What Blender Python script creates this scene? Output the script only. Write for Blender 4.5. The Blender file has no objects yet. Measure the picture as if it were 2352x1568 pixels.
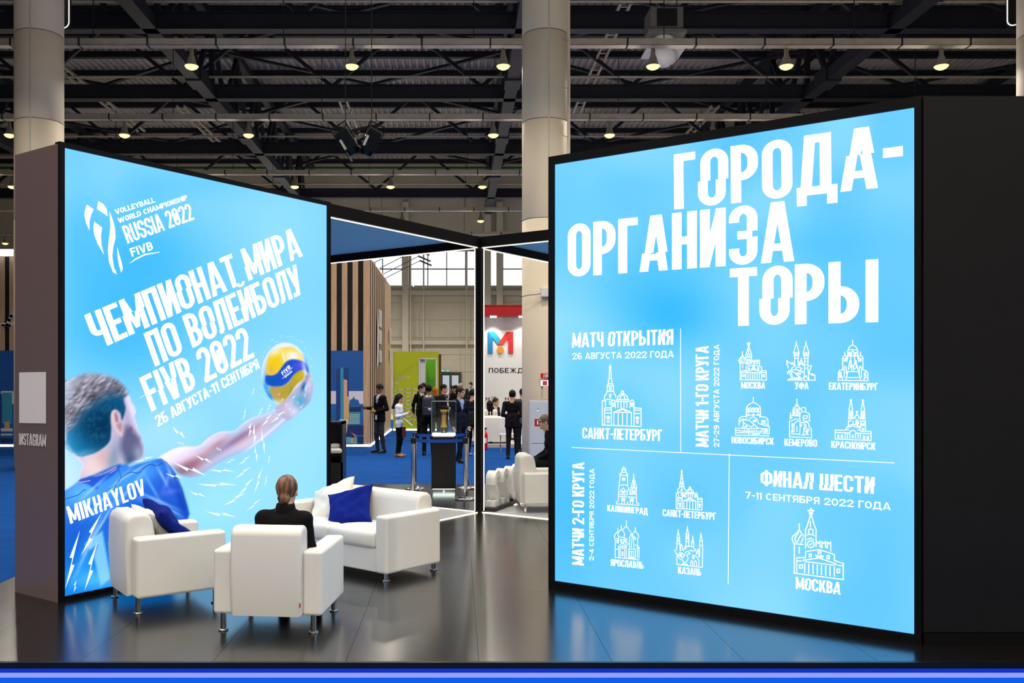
import bpy, bmesh, math, random
import numpy as np
from mathutils import Vector, Matrix
from mathutils.geometry import tessellate_polygon

# ---------------------------------------------------------------- camera, world, exposure
S = bpy.context.scene
COL = S.collection
F, CX, CY, CH = 2100.0, 1050.0, 871.0, 1.85      # focal length in px, principal point, eye height
cd = bpy.data.cameras.new('camera'); cam = bpy.data.objects.new('camera', cd); COL.objects.link(cam)
cam.location = (0, 0, CH); cam.rotation_euler = (math.pi/2, 0, 0)
cd.sensor_width = 36; cd.lens = F/2352*36
cd.shift_x = (1176-CX)/2352; cd.shift_y = (CY-784)/2352
cd.clip_end = 300; S.camera = cam
S.view_settings.view_transform = 'Standard'; S.view_settings.look = 'None'
S.view_settings.exposure = 0.0; S.view_settings.gamma = 1; S.view_settings.use_curve_mapping = False
S.cycles.max_bounces = 5; S.cycles.diffuse_bounces = 2; S.cycles.glossy_bounces = 3; S.cycles.transparent_max_bounces = 8; S.cycles.adaptive_threshold = .05; S.cycles.sample_clamp_indirect = 4
W = bpy.data.worlds.new('daylight'); S.world = W; W.use_nodes = True
W.node_tree.nodes['Background'].inputs[0].default_value = (.95, .98, 1, 1)
W.node_tree.nodes['Background'].inputs[1].default_value = 1.6
LAMP_W = 160.0                                     # every hall lamp, in the frame and behind the camera
LAMP_C = (1.0, .92, .81)
FILL_W = 36.0                                    # added fill light at every other lamp, to brighten roof and pillars

# ---------------------------------------------------------------- helpers
def at(px, py, d):
    return ((px-CX)/F*d, d, CH-(py-CY)/F*d)
def gnd(px, py, z=0.0):
    return at(px, py, F*(CH-z)/(py-CY))
def lin(c):
    o = []
    for x in c[:3]:
        x /= 255.0
        o.append(x/12.92 if x <= .04045 else ((x+.055)/1.055)**2.4)
    return tuple(o)+(1.0,)
MATS = {}
def mat(name, col, rough=.5, metal=0.0, bump=0.0, bscale=40.0, var=0.0, vscale=6.0, spec=None, coat=0.0, sheen=0.0):
    if name in MATS: return MATS[name]
    m = bpy.data.materials.new(name); m.use_nodes = True; MATS[name] = m
    nt = m.node_tree; b = nt.nodes['Principled BSDF']
    b.inputs['Base Color'].default_value = lin(col); b.inputs['Roughness'].default_value = rough
    b.inputs['Metallic'].default_value = metal
    if spec is not None: b.inputs['Specular IOR Level'].default_value = spec
    if coat: b.inputs['Coat Weight'].default_value = coat
    if sheen: b.inputs['Sheen Weight'].default_value = sheen
    tc = nt.nodes.new('ShaderNodeTexCoord')
    if var:
        n = nt.nodes.new('ShaderNodeTexNoise'); n.inputs['Scale'].default_value = vscale; n.inputs['Detail'].default_value = 4
        r = nt.nodes.new('ShaderNodeValToRGB'); c = lin(col)
        r.color_ramp.elements[0].color = tuple(x*(1-var) for x in c[:3])+(1,); r.color_ramp.elements[0].position = .3
        r.color_ramp.elements[1].color = tuple(min(1, x*(1+var)) for x in c[:3])+(1,); r.color_ramp.elements[1].position = .7
        nt.links.new(tc.outputs['Object'], n.inputs['Vector']); nt.links.new(n.outputs['Fac'], r.inputs[0])
        nt.links.new(r.outputs[0], b.inputs['Base Color'])
    if bump:
        n2 = nt.nodes.new('ShaderNodeTexNoise'); n2.inputs['Scale'].default_value = bscale; n2.inputs['Detail'].default_value = 3
        bp = nt.nodes.new('ShaderNodeBump'); bp.inputs['Strength'].default_value = bump; bp.inputs['Distance'].default_value = .01
        nt.links.new(tc.outputs['Object'], n2.inputs['Vector']); nt.links.new(n2.outputs['Fac'], bp.inputs['Height'])
        nt.links.new(bp.outputs[0], b.inputs['Normal'])
    return m
def wood(name, c1, c2, axis=2):
    if name in MATS: return MATS[name]
    m = mat(name, c1, .55); nt = m.node_tree; b = nt.nodes['Principled BSDF']
    tc = nt.nodes.new('ShaderNodeTexCoord'); mp = nt.nodes.new('ShaderNodeMapping')
    sc = [9, 9, 9]; sc[axis] = .6; mp.inputs['Scale'].default_value = sc
    n = nt.nodes.new('ShaderNodeTexNoise'); n.inputs['Scale'].default_value = 3; n.inputs['Detail'].default_value = 6
    r = nt.nodes.new('ShaderNodeValToRGB'); r.color_ramp.elements[0].color = lin(c1); r.color_ramp.elements[1].color = lin(c2)
    r.color_ramp.elements[0].position = .35; r.color_ramp.elements[1].position = .65
    nt.links.new(tc.outputs['Object'], mp.inputs[0]); nt.links.new(mp.outputs[0], n.inputs['Vector'])
    nt.links.new(n.outputs['Fac'], r.inputs[0]); nt.links.new(r.outputs[0], b.inputs['Base Color'])
    return m
def emit(name, col, s=1.0, sample=False):
    if name in MATS: return MATS[name]
    m = bpy.data.materials.new(name); m.use_nodes = True; MATS[name] = m
    nt = m.node_tree; nt.nodes.remove(nt.nodes['Principled BSDF'])
    e = nt.nodes.new('ShaderNodeEmission'); e.inputs[0].default_value = lin(col); e.inputs[1].default_value = s
    nt.links.new(e.outputs[0], nt.nodes['Material Output'].inputs[0])
    if not sample: m.cycles.emission_sampling = 'NONE'
    return m
def emit_attr(name, s=1.0):
    m = emit(name, (255, 255, 255), s, True); nt = m.node_tree
    a = nt.nodes.new('ShaderNodeAttribute'); a.attribute_name = 'print'
    nt.links.new(a.outputs['Color'], nt.nodes['Emission'].inputs[0]); return m
def glass(name, tint=(.96, .98, 1), refl=.08):
    m = bpy.data.materials.new(name); m.use_nodes = True; MATS[name] = m
    nt = m.node_tree; nt.nodes.remove(nt.nodes['Principled BSDF'])
    t = nt.nodes.new('ShaderNodeBsdfTransparent'); t.inputs[0].default_value = tint+(1,)
    g = nt.nodes.new('ShaderNodeBsdfGlossy'); g.inputs['Roughness'].default_value = .03
    x = nt.nodes.new('ShaderNodeMixShader'); x.inputs[0].default_value = refl
    nt.links.new(t.outputs[0], x.inputs[1]); nt.links.new(g.outputs[0], x.inputs[2])
    nt.links.new(x.outputs[0], nt.nodes['Material Output'].inputs[0]); return m

def tag(o, label=None, cat=None, group=None, kind=None):
    if label: o['label'] = label
    if cat: o['category'] = cat
    if group: o['group'] = group
    if kind: o['kind'] = kind
    return o
def thing(name, label, cat, loc=(0, 0, 0), rz=0.0, group=None):
    o = bpy.data.objects.new(name, None); COL.objects.link(o); o.empty_display_size = .1
    o.location = loc; o.rotation_euler = (0, 0, rz); return tag(o, label, cat, group)
def link(name, me, parent=None, loc=None, rz=None):
    o = bpy.data.objects.new(name, me); COL.objects.link(o); o.parent = parent
    if loc is not None: o.location = loc
    if rz is not None: o.rotation_euler = (0, 0, rz)
    return o

class MB:
    """collects shapes into one mesh"""
    def __init__(s): s.v = []; s.f = []; s.m = []; s.sm = []
    def raw(s, v, f, mi=0, smooth=False):
        n = len(s.v); s.v += [tuple(p) for p in v]
        for q in f: s.f.append(tuple(n+i for i in q)); s.m.append(mi); s.sm.append(smooth)
        return s
    def box(s, x0, x1, y0, y1, z0, z1, mi=0):
        v = [(x, y, z) for z in (z0, z1) for y in (y0, y1) for x in (x0, x1)]
        return s.raw(v, [(0, 2, 3, 1), (4, 5, 7, 6), (0, 1, 5, 4), (2, 6, 7, 3), (0, 4, 6, 2), (1, 3, 7, 5)], mi)
    def bar(s, a, b, w, h, mi=0, up=(0, 0, 1)):
        """rectangular bar from a to b"""
        a, b = Vector(a), Vector(b); d = (b-a).normalized(); u = Vector(up)
        if abs(d.dot(u)) > .98: u = Vector((0, 1, 0))
        x = d.cross(u).normalized()*w/2; y = x.cross(d).normalized()*h/2
        v = [p+i*x+j*y for p in (a, b) for j in (-1, 1) for i in (-1, 1)]
        return s.raw(v, [(0, 2, 3, 1), (4, 5, 7, 6), (0, 1, 5, 4), (2, 6, 7, 3), (0, 4, 6, 2), (1, 3, 7, 5)], mi)
    def tube(s, a, b, r, n=10, r2=None, mi=0, smooth=True):
        a, b = Vector(a), Vector(b); d = (b-a).normalized(); r2 = r if r2 is None else r2
        u = Vector((0, 0, 1)) if abs(d.z) < .95 else Vector((1, 0, 0))
        x = d.cross(u).normalized(); y = d.cross(x)
        v = []
        for p, q in ((a, r), (b, r2)):
            v += [p+q*(math.cos(2*math.pi*k/n)*x+math.sin(2*math.pi*k/n)*y) for k in range(n)]
        s.raw(v, [(k, k+n, (k+1) % n+n, (k+1) % n) for k in range(n)], mi, smooth)
        return s.raw(v, [tuple(range(n)), tuple(range(2*n-1, n-1, -1))], mi)
    def path(s, pts, r, n=8, mi=0):
        for a, b in zip(pts, pts[1:]): s.tube(a, b, r, n, mi=mi)
        return s
    def lathe(s, prof, n=24, c=(0, 0, 0), mi=0, smooth=True):
        v = []
        for r, z in prof:
            v += [(c[0]+r*math.cos(2*math.pi*k/n), c[1]+r*math.sin(2*math.pi*k/n), c[2]+z) for k in range(n)]
        f = []
        for i in range(len(prof)-1):
            for k in range(n):
                f.append((i*n+k, i*n+(k+1) % n, (i+1)*n+(k+1) % n, (i+1)*n+k))
        s.raw(v, f, mi, smooth)
        return s
    def prism(s, poly, y0, y1, mi=0, axis='y'):
        """extrude a closed 2-D outline; axis y: outline is (x, z)"""
        n = len(poly)
        P = (lambda p, t: (p[0], t, p[1])) if axis == 'y' else ((lambda p, t: (t, p[0], p[1])) if axis == 'x' else (lambda p, t: (p[0], p[1], t)))
        v = [P(p, y0) for p in poly]+[P(p, y1) for p in poly]
        f = [(k, (k+1) % n, (k+1) % n+n, k+n) for k in range(n)]
        for t in tessellate_polygon([[Vector((p[0], p[1], 0)) for p in poly]]):
            f.append(tuple(t)); f.append(tuple(i+n for i in reversed(t)))
        return s.raw(v, f, mi)
    def flat(s, poly, y=0.0, mi=0):
        v = [(p[0], y, p[1]) for p in poly]
        return s.raw(v, [tuple(t) for t in tessellate_polygon([[Vector((p[0], p[1], 0)) for p in poly]])], mi)
    def mesh(s, name, mats):
        me = bpy.data.meshes.new(name); me.from_pydata(s.v, [], s.f)
        for m in (mats if isinstance(mats, (list, tuple)) else [mats]): me.materials.append(m)
        me.polygons.foreach_set('material_index', s.m); me.polygons.foreach_set('use_smooth', s.sm)
        me.update(); return me
    def build(s, name, mats, parent=None, loc=None, rz=None):
        return link(name, s.mesh(name, mats), parent, loc, rz)

def recalc(me):
    bm = bmesh.new(); bm.from_mesh(me); bmesh.ops.recalc_face_normals(bm, faces=bm.faces); bm.to_mesh(me); bm.free()
def rbox(x0, x1, y0, y1, z0, z1, r=.03, seg=3, puff=0.0, cuts=0, noise=0.0):
    """rounded box mesh data (verts, faces)"""
    bm = bmesh.new(); bmesh.ops.create_cube(bm, size=1)
    for v in bm.verts: v.co = Vector(((x0+x1)/2+v.co.x*(x1-x0), (y0+y1)/2+v.co.y*(y1-y0), (z0+z1)/2+v.co.z*(z1-z0)))
    bmesh.ops.bevel(bm, geom=bm.edges[:], offset=r, segments=seg, profile=.5, affect='EDGES')
    if cuts: bmesh.ops.subdivide_edges(bm, edges=[e for e in bm.edges if e.calc_length() > min(x1-x0, y1-y0, z1-z0)*.3], cuts=cuts, use_grid_fill=True)
    if puff:
        c = ((x0+x1)/2, (y0+y1)/2, (z0+z1)/2); h = ((x1-x0)/2, (y1-y0)/2, (z1-z0)/2)
        for v in bm.verts:
            q = [(v.co[i]-c[i])/h[i] for i in range(3)]
            for i in range(3):
                j, k = (i+1) % 3, (i+2) % 3
                v.co[i] += puff*q[i]*max(0, 1-q[j]**2)*max(0, 1-q[k]**2)
    bm.normal_update(); vs = [tuple(v.co) for v in bm.verts]; fs = [tuple(v.index for v in f.verts) for f in bm.faces]; bm.free()
    return vs, fs
def soft(name, m, parent, *a, **k):
    v, f = rbox(*a, **k); o = MB().raw(v, f, 0, True).build(name, m, parent)
    if not k.get('cuts'): o.modifiers.new('even_normals', 'WEIGHTED_NORMAL')
    return o

# ---------------------------------------------------------------- lettering: every glyph is made of convex pieces in a box of height 1
def _arc(cx, cy, rx, ry, t, u, a0, a1, n=7):
    P = []
    for k in range(n):
        q = []
        for a, o in ((k, 0), (k+1, 0), (k+1, 1), (k, 1)):
            g = math.radians(a0+(a1-a0)*a/n); q.append((cx+(rx-t*o)*math.cos(g), cy+(ry-u*o)*math.sin(g)))
        P.append(q)
    return P
def _r(x0, y0, x1, y1): return [[(x0, y0), (x1, y0), (x1, y1), (x0, y1)]]
def _d(xa, ya, xb, yb, t): return [[(xa, ya), (xa+t, ya), (xb+t, yb), (xb, yb)]]   # slanted stroke, t wide
def _bowl(x0, x1, y0, y1, t, u):
    r = min((y1-y0)/2, (x1-x0)*.62)
    p = _r(x0, y1-u, x1-r, y1)+_r(x0, y0, x1-r, y0+u)+_arc(x1-r, y1-r, r, r, t, u, 0, 90)+_arc(x1-r, y0+r, r, r, t, u, -90, 0)
    if y1-y0 > 2*r+.001: p += _r(x1-t, y0+r, x1, y1-r)
    return p
def _mir(P, w): return [[(w-x, y) for x, y in q] for q in P]
def glyph(c, w, t, u):
    """pieces and width; w: width of O, t: stem, u: bar"""
    ry = .5 if w > .6 else w*.5; N = w*.94
    stem = lambda x: _r(x, 0, x+t, 1)
    top = lambda x0, x1, ry=ry: _arc((x0+x1)/2, 1-ry, (x1-x0)/2, ry, t, u, 0, 180, 12)
    bot = lambda x0, x1, ry=ry: _arc((x0+x1)/2, ry, (x1-x0)/2, ry, t, u, 180, 360, 12)
    if c in 'О0O':
        p = top(0, w)+bot(0, w)+(_r(0, ry, t, 1-ry)+_r(w-t, ry, w, 1-ry) if ry < .5 else [])
        if c == '0' and w < .5: p += _d(t*.8, .3, w-t*1.6, .72, t*.8)
        return p, w
    if c in 'СC': return (_arc(w/2, .5, w/2, .5, t, u, 42, 318, 20) if ry == .5 else top(0, w)+bot(0, w))+(_r(0, ry, t, 1-ry)+_r(w-t, 1-ry-.1, w, 1-ry)+_r(w-t, ry, w, ry+.1) if ry < .5 else []), w
    if c == 'G': return glyph('C', w, t, u)[0]+_r(w-t, ry*.4, w, .5)+_r(w*.5, .5-u, w, .5), w
    if c in 'ЕE': return stem(0)+_r(0, 0, N*.88, u)+_r(0, 1-u, N*.88, 1)+_r(0, .5-u/2, N*.8, .5+u/2), N*.88
    if c == 'F': return stem(0)+_r(0, 1-u, N*.88, 1)+_r(0, .44, N*.8, .44+u), N*.88
    if c == 'Г': return stem(0)+_r(0, 1-u, N*.85, 1), N*.85
    if c == 'L': return stem(0)+_r(0, 0, N*.85, u), N*.85
    if c in 'П': return stem(0)+stem(N-t)+_r(0, 1-u, N, 1), N
    if c in 'НH': return stem(0)+stem(N-t)+_r(0, .5-u/2, N, .5+u/2), N
    if c in 'ТT': return stem(N/2-t/2)+_r(0, 1-u, N, 1), N
    if c == 'I': return stem(0), t
    if c == '1': return stem(t*.75)+[[(0, .72), (t*.75, .78), (t*.75, 1), (0, .86)]], t*1.75
    if c == 'D': return stem(0)+_bowl(0, N*1.05, 0, 1, t, u), N*1.05
    if c in 'РP': return stem(0)+_bowl(0, N, .38, 1, t, u), N
    if c == 'R': return stem(0)+_bowl(0, N, .4, 1, t, u)+_d(N-t, 0, N*.45, .45, t*1.05), N
    if c == 'Я': return _mir(glyph('R', w, t, u)[0], N), N
    if c in 'ВB': return stem(0)+_bowl(0, N*.96, .5-u/2, 1, t, u)+_bowl(0, N, 0, .5+u/2, t, u), N
    if c == 'Б': return stem(0)+_r(0, 1-u, N*.9, 1)+_bowl(0, N, 0, .6, t, u), N
    if c == 'Ь': return stem(0)+_bowl(0, N, 0, .6, t, u), N
    if c == 'Ы': return glyph('Ь', w, t, u)[0]+stem(N+t*.5), N+t*1.5
    if c in 'АA': 
        W2 = w*1.12; return _d(0, 0, W2/2-t*.62, 1, t*.94)+_d(W2-t*.94, 0, W2/2-t*.32, 1, t*.94)+_r(W2*.24, .19, W2*.76, .19+u*.85), W2
    if c in 'МM':
        W2 = w*1.32; return stem(0)+stem(W2-t)+_d(W2/2-t*.4, .12, t*.1, 1, t*.8)+_d(W2/2-t*.4, .12, W2-t*.9, 1, t*.8), W2
    if c == 'N': return stem(0)+stem(N-t)+_d(N-t, 0, 0, 1, t), N
    if c in 'ИЙ':
        p = stem(0)+stem(N-t)+_d(t*.12, 0, N-t*.94, 1, t*.82)
        if c == 'Й': p = p+_arc(N/2, 1.2, N*.36, .14, t*.6, u*.6, 180, 360)
        return p, N
    if c == 'V': return _d(w*1.1/2-t*.62, 0, 0, 1, t)+_d(w*1.1/2-t*.38, 0, w*1.1-t, 1, t), w*1.1
    if c == 'W': 
        a = w*1.6; return _d(a*.3-t/2, 0, 0, 1, t)+_d(a*.3-t/2, 0, a/2-t/2, .9, t)+_d(a*.7-t/2, 0, a/2-t/2, .9, t)+_d(a*.7-t/2, 0, a-t, 1, t), a
    if c == 'Y': return _d(w/2-t/2, .4, 0, 1, t)+_d(w/2-t/2, .4, w-t, 1, t)+_r(w/2-t/2, 0, w/2+t/2, .42), w
    if c == 'У': return _d(w/2-t*.5, .32, 0, 1, t)+_d(w*.26, 0, w-t, 1, t)+_r(w*.05, 0, w*.3+t*.6, u), w
    if c == 'U': return _r(0, ry, t, 1)+_r(w-t, ry, w, 1)+bot(0, w), w
    if c == 'Ч': return stem(N-t)+_r(0, .5+ry*.3, t, 1)+_arc(N*.5, .5+ry*.3, N*.5, .16+ry*.3, t, u, 180, 290)+_r(N*.5, .34, N, .34+u), N
    if c == 'Д':
        W2 = w*1.28; return _r(W2*.2, 1-u, W2*.86, 1)+_r(W2*.86-t, u, W2*.86, 1)+_d(W2*.1, u, W2*.2, 1, t)+_r(0, 0, W2, u)+_r(0, -.17, t*.9, u)+_r(W2-t*.9, -.17, W2, u), W2
    if c == 'Л': return _r(N*.2, 1-u, N*1.08, 1)+_r(N*1.08-t, 0, N*1.08, 1)+_d(N*.06, .06, N*.2, 1, t)+_r(0, 0, N*.06+t*.7, u), N*1.08
    if c in 'КK': return stem(0)+_d(t*.8, .46, N*1.02-t, 1, t*1.1)+_d(N*1.08-t*1.1, 0, t*.9, .58, t*1.1), N*1.08
    if c == 'Ж':
        a = w*1.5; m = a/2; return stem(m-t/2)+_d(m-t*.3, .46, a-t*1.1, 1, t)+_d(a-t, 0, m-t*.2, .55, t)+_d(m-t*.7, .46, t*.1, 1, t)+_d(0, 0, m-t*.8, .55, t), a
    if c in 'ХX': return _d(0, 0, w-t*1.1, 1, t*1.1)+_d(w-t*1.1, 0, 0, 1, t*1.1), w
    if c == 'Ф':
        a = w*1.35; q = [[(x, .1+y*.8) for x, y in k] for k in glyph('О', a, t, u*1.1)[0]]; return q+stem(a/2-t/2), a
    if c == 'Ш':
        a = w*1.45; return stem(0)+stem(a/2-t/2)+stem(a-t)+_r(0, 0, a, u), a
    if c in 'З3':
        p = top(0, w, min(ry, .3))+bot(0, w, min(ry, .3)); q = min(ry, .3)
        return p+_r(w-t, .56, w, 1-q)+_r(w-t, q, w, .46)+_r(w*.3, .5-u/2, w-t*.5, .5+u/2)+_r(0, 1-q-.06, t, 1-q)+_r(0, q, t, q+.06), w
    if c == 'S':
        q = min(ry, .3); return top(0, w, q)+bot(0, w, q)+_r(0, .6, t, 1-q)+_r(w-t, q, w, .4)+[[(0, .66), (0, .56), (w-t*.4, .34), (w, .46)]]+_r(w-t, 1-q-.07, w, 1-q)+_r(0, q, t, q+.07), w
    if c == '2':
        q = min(ry, .3); return top(0, w, q)+_r(0, 1-q-.06, t, 1-q)+_r(w-t, .62, w, 1-q)+[[(0, u*.6), (t*1.1, u*.6), (w, .64), (w-t*1.05, .64)]]+_r(0, 0, w, u), w
    if c in '69':
        q = min(ry, .32); p = bot(0, w, q)+_arc(w/2, .28, w/2, .32, t, u, 0, 180, 10)+_r(0, .25, t, 1-q)+top(0, w, q)[3:]
        return (p if c == '6' else [[(w-x, 1-y) for x, y in k] for k in p]), w
    if c == '7': return _r(0, 1-u, w*.95, 1)+_d(w*.22, 0, w*.95-t*1.1, 1, t*1.1), w*.95
    if c == '4': return _r(w*.68-t/2, 0, w*.68+t/2, 1)+_r(0, .2, w, .2+u)+_d(0, .25, w*.6-t*.5, 1, t), w
    if c == '5': return _r(0, 1-u, w*.92, 1)+_r(0, .5, t, 1)+_bowl(0, w, 0, .62, t, u), w
    if c in '-–': return _r(0, .4, w*.55, .4+u), w*.55
    return [], w*.5
def clip(q, y, above):
    o = []; n = len(q)
    for i in range(n):
        a, b = q[i], q[(i+1) % n]; ia, ib = (a[1] >= y) == above, (b[1] >= y) == above
        if ia: o.append(a)
        if ia != ib: k = (y-a[1])/(b[1]-a[1]); o.append((a[0]+k*(b[0]-a[0]), y))
    return o
WORD = []                                          # word number of every piece of the last line set
def text2d(s, w=.40, t=.135, u=.125, gap=.055, cut=()):
    """pieces of a line of text and its length; letters in cut are sliced across and their top slid sideways"""
    P = []; x = 0.0; WORD.clear()
    for i, c in enumerate(s):
        if c == ' ': x += w*.55; continue
        g, a = glyph(c, w, t, u)
        if i in cut:
            y = .45+.12*((i*7) % 3-1)
            g = [[(px-t*.12, py) for px, py in clip(q, y, False)] for q in g]+[[(px+t*.14, py) for px, py in clip(q, y, True)] for q in g]
            g = [q for q in g if len(q) > 2]
        P += [[(px+x, py) for px, py in q] for q in g]; WORD.extend([s[:i].count(' ')]*len(g)); x += a+gap
    return P, x-gap

class Panel:
    """a vertical plane through p0 and p1 (ground points); local x along it, z up, -y to the front"""
    def __init__(s, p0, p1):
        s.p = Vector((p0[0], p0[1])); d = Vector((p1[0], p1[1]))-s.p; s.len = d.length; s.u = d.normalized(); s.n = Vector((-s.u.y, s.u.x))
        s.rz = math.atan2(s.u.y, s.u.x)
    def map(s, px, py):
        dx, dz = (px-CX)/F, -(py-CY)/F
        k = s.p.dot(s.n)/(dx*s.n.x+s.n.y)
        return ((Vector((dx*k, k))-s.p).dot(s.u), CH+dz*k)
    def write(s, mb, string, bl, br, tl, y, word=None, **kw):
        P, L = text2d(string, **kw); o = Vector(s.map(*bl)); e = (Vector(s.map(*br))-o)/L; h = Vector(s.map(*tl))-o
        for q, k in zip(P, WORD):
            if word is None or k == word: mb.raw([(o.x+e.x*a+h.x*b, y, o.y+e.y*a+h.y*b) for a, b in q], [tuple(range(len(q)))])
def stroke(mb, pts, w, y):
    for a, b in zip(pts, pts[1:]):
        a, b = Vector(a), Vector(b); d = b-a
        if d.length < 1e-6: continue
        d = d.normalized()*w/2; n = Vector((-d.y, d.x)); a, b = a-d, b+d
        mb.raw([(q.x, y, q.y) for q in (a-n, b-n, b+n, a+n)], [(0, 1, 2, 3)])
ORD = ['first', 'second', 'third', 'fourth', 'fifth', 'sixth', 'seventh', 'eighth', 'ninth', 'tenth', 'eleventh', 'twelfth']
# ---------------------------------------------------------------- hall shell
FL = -.12                                            # hall floor level; the stand's platform is z = 0
XL, XR, YB, YF, ZD = -42.0, 42.0, 58.0, -28.0, CH+13.8
m_steel = mat('dark_steel', (37, 39, 51), .55, .1, var=.15, vscale=1.5)
m_deck = mat('roof_deck', (184, 178, 174), .5, .1, var=.12, vscale=.8)
m_beige = mat('beige_wall', (205, 198, 178), .6, var=.03, vscale=2)
m_far = mat('hall_wall_grey', (128, 124, 116), .7)
m_beige2 = mat('beige_steel', (214, 207, 190), .5)
m_carpet = mat('blue_carpet', (6, 68, 140), .95, bump=.4, bscale=300, var=.12, vscale=3, spec=.1)
m_white = mat('white_paint', (228, 228, 226), .45)
m_black = mat('black_satin', (20, 20, 22), .45)
m_tray = mat('galvanised_tray', (205, 196, 180), .45, .3, var=.1, vscale=4)
m_chrome = mat('chrome', (225, 225, 228), .12, 1.0)
m_hall = mat('hall_floor', (178, 172, 164), .6, var=.08, vscale=.5)
def struct(name, mb, m, parent=None):
    o = mb.build(name, m, parent)
    if parent is None: o['kind'] = 'structure'
    return o
fl = struct('floor', MB().box(XL, XR, YF, YB, FL-.2, FL-.01), m_hall)
struct('carpet', MB().box(-14, 9, 3.0, 45, FL-.0099, FL), m_carpet, fl)
struct('wall_left', MB().box(XL-.3, XL, YF, YB, FL, ZD), m_far)
struct('wall_right', MB().box(XR, XR+.3, YF, YB, FL, ZD), m_far)
struct('wall_front', MB().box(XL, XR, YF-.3, YF, FL, ZD), m_far)
# back wall: insulated panels, a band of windows, dark beige top
WZ0, WZ1 = CH+211/F*YB, CH+296/F*YB
wb = struct('wall_back', MB().box(XL, XR, YB, YB+.3, FL, WZ0-.02).box(XL, XR, YB, YB+.3, WZ1, ZD).box(XL, -14.2, YB, YB+.3, WZ0-.02, WZ1).box(14.2, XR, YB, YB+.3, WZ0-.02, WZ1), m_beige)
pm = MB().box(-2.74, 2.74, -.04, 0, 0, 1.085).mesh('wall_panel', m_beige)
for i in range(5):
    for k in range(7): link('wall_panel', pm, wb, (-11.1+i*5.55, YB-.003, .12+k*1.1))
cols = [-14.1, -8.75, -3.26, 1.93, 2.68, 8.2, 14.1]
for x in cols: MB().box(x-.2, x+.2, YB-.45, YB-.05, FL, WZ1+3).build('steel_column', m_beige2, wb)
MB().box(-14, 14, YB-.3, YB-.1, WZ0-.5, WZ0-.22).build('sill_rail', m_beige2, wb)
MB().box(-14, 14, YB-.34, YB-.12, 4.05, 4.3).build('cross_rail', m_beige2, wb)
for px in (943, 973, 1072):
    x = (px-CX)/F*(YB-.6); MB().tube((x, YB-.6, FL), (x, YB-.6, WZ1+.3), .05, 8).build('drain_pipe', m_beige2, wb)
m_frame = mat('window_frame', (70, 72, 70), .4)
m_pane = glass('window_glass', (.97, .99, 1), .05)
wn = 0
for a, b in ((-13.9, -8.95), (-8.55, -3.46), (-3.06, 1.73), (2.88, 8.0), (8.4, 13.9)):
    wn += 1; n = round((b-a)/1.33); mb = MB()
    w = MB().box(a, b, YB, YB+.12, WZ0-.02, WZ0+.04).box(a, b, YB, YB+.12, WZ1-.05, WZ1).box(a-.2, a+.05, YB, YB+.12, WZ0, WZ1).box(b-.05, b+.2, YB, YB+.12, WZ0, WZ1)
    win = struct('window_%d' % wn, w, m_frame)
    for k in range(1, n): MB().box(a+(b-a)*k/n-.03, a+(b-a)*k/n+.03, YB+.02, YB+.1, WZ0, WZ1).build('mullion', m_frame, win)
    zm = (WZ0+WZ1)/2; MB().box(a, b, YB+.02, YB+.1, zm-.035, zm+.035).build('transom', m_frame, win)
    g = MB().box(-(b-a)/n/2+.03, (b-a)/n/2-.03, 0, .01, .04, (WZ1-WZ0)/2-.04).mesh('pane', m_pane)
    for k in range(n):
        for j in (0, 1): link('pane', g, win, (a+(b-a)*(k+.5)/n, YB+.06, WZ0+j*(WZ1-WZ0)/2))
# glazed exit door with a lit sign
dx0, dx1 = (1014-CX)/F*YB, (1056-CX)/F*YB
door = struct('door_1', MB().box(dx0-.1, dx0, YB-.2, YB-.05, FL, 2.3).box(dx1, dx1+.1, YB-.2, YB-.05, FL, 2.3).box(dx0, dx1, YB-.2, YB-.05, 2.2, 2.3), m_frame)
for a in (0, 1):
    x = dx0+(dx1-dx0)*a/2; lf = MB().box(x+.02, x+(dx1-dx0)/2-.02, YB-.16, YB-.1, FL, 2.18).build('door_leaf', m_frame, door)
    MB().box(x+.08, x+(dx1-dx0)/2-.08, YB-.19, YB-.165, .1, 2.1).build('pane', emit('daylit_glass', (205, 215, 222), .75), lf)
for px in (1012, 1024):
    s = thing('exit_sign', 'green lit exit sign above the far glazed door, %s one' % ('left' if px < 1020 else 'right'), 'sign', at(px+4.5, 851, YB-.3))
    MB().box(-.13, .13, 0, .06, -.07, .07).build('sign_box', m_white, s)
    MB().box(-.12, .12, -.006, 0, -.06, .06).build('sign_face', emit('exit_green', (70, 190, 140), .9), s)
    MB().box(-.05, .0, -.009, -.006, -.03, .03).box(.02, .08, -.009, -.006, -.01, .01).build('pictogram', emit('exit_white', (240, 255, 245), 1), s)

# ---------------------------------------------------------------- roof: corrugated deck, purlins, trusses
def deck():
    v = []; f = []; pitch = .30; x = XL; i = 0
    ys = [YF, 10, 20, 30, 40, 50, YB]; prof = [(0, 0), (.10, 0), (.135, .10), (.255, .10)]
    xs = []
    while x < XR:
        for a, z in prof: xs.append((x+a, z))
        x += pitch
    n = len(xs)
    for y in ys: v += [(a, y, ZD+z) for a, z in xs]
    for j in range(len(ys)-1):
        for k in range(n-1): f.append((j*n+k, j*n+k+1, (j+1)*n+k+1, (j+1)*n+k))
    return MB().raw(v, f)
ce = struct('ceiling', deck(), m_deck)
MB().box(XL, XR, YF, YB, ZD+.12, ZD+.25).build('roof_slab', m_steel, ce)
pl = MB().box(-40, 40, -.06, .06, -.26, 0).box(-40, 40, -.12, .12, -.27, -.25).mesh('purlin', m_steel)
for y in np.arange(15.0, 57.5, 2.35): link('purlin', pl, ce, (0, float(y), ZD))
XT = [1.95+11.1*i for i in range(-3, 3)]
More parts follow.
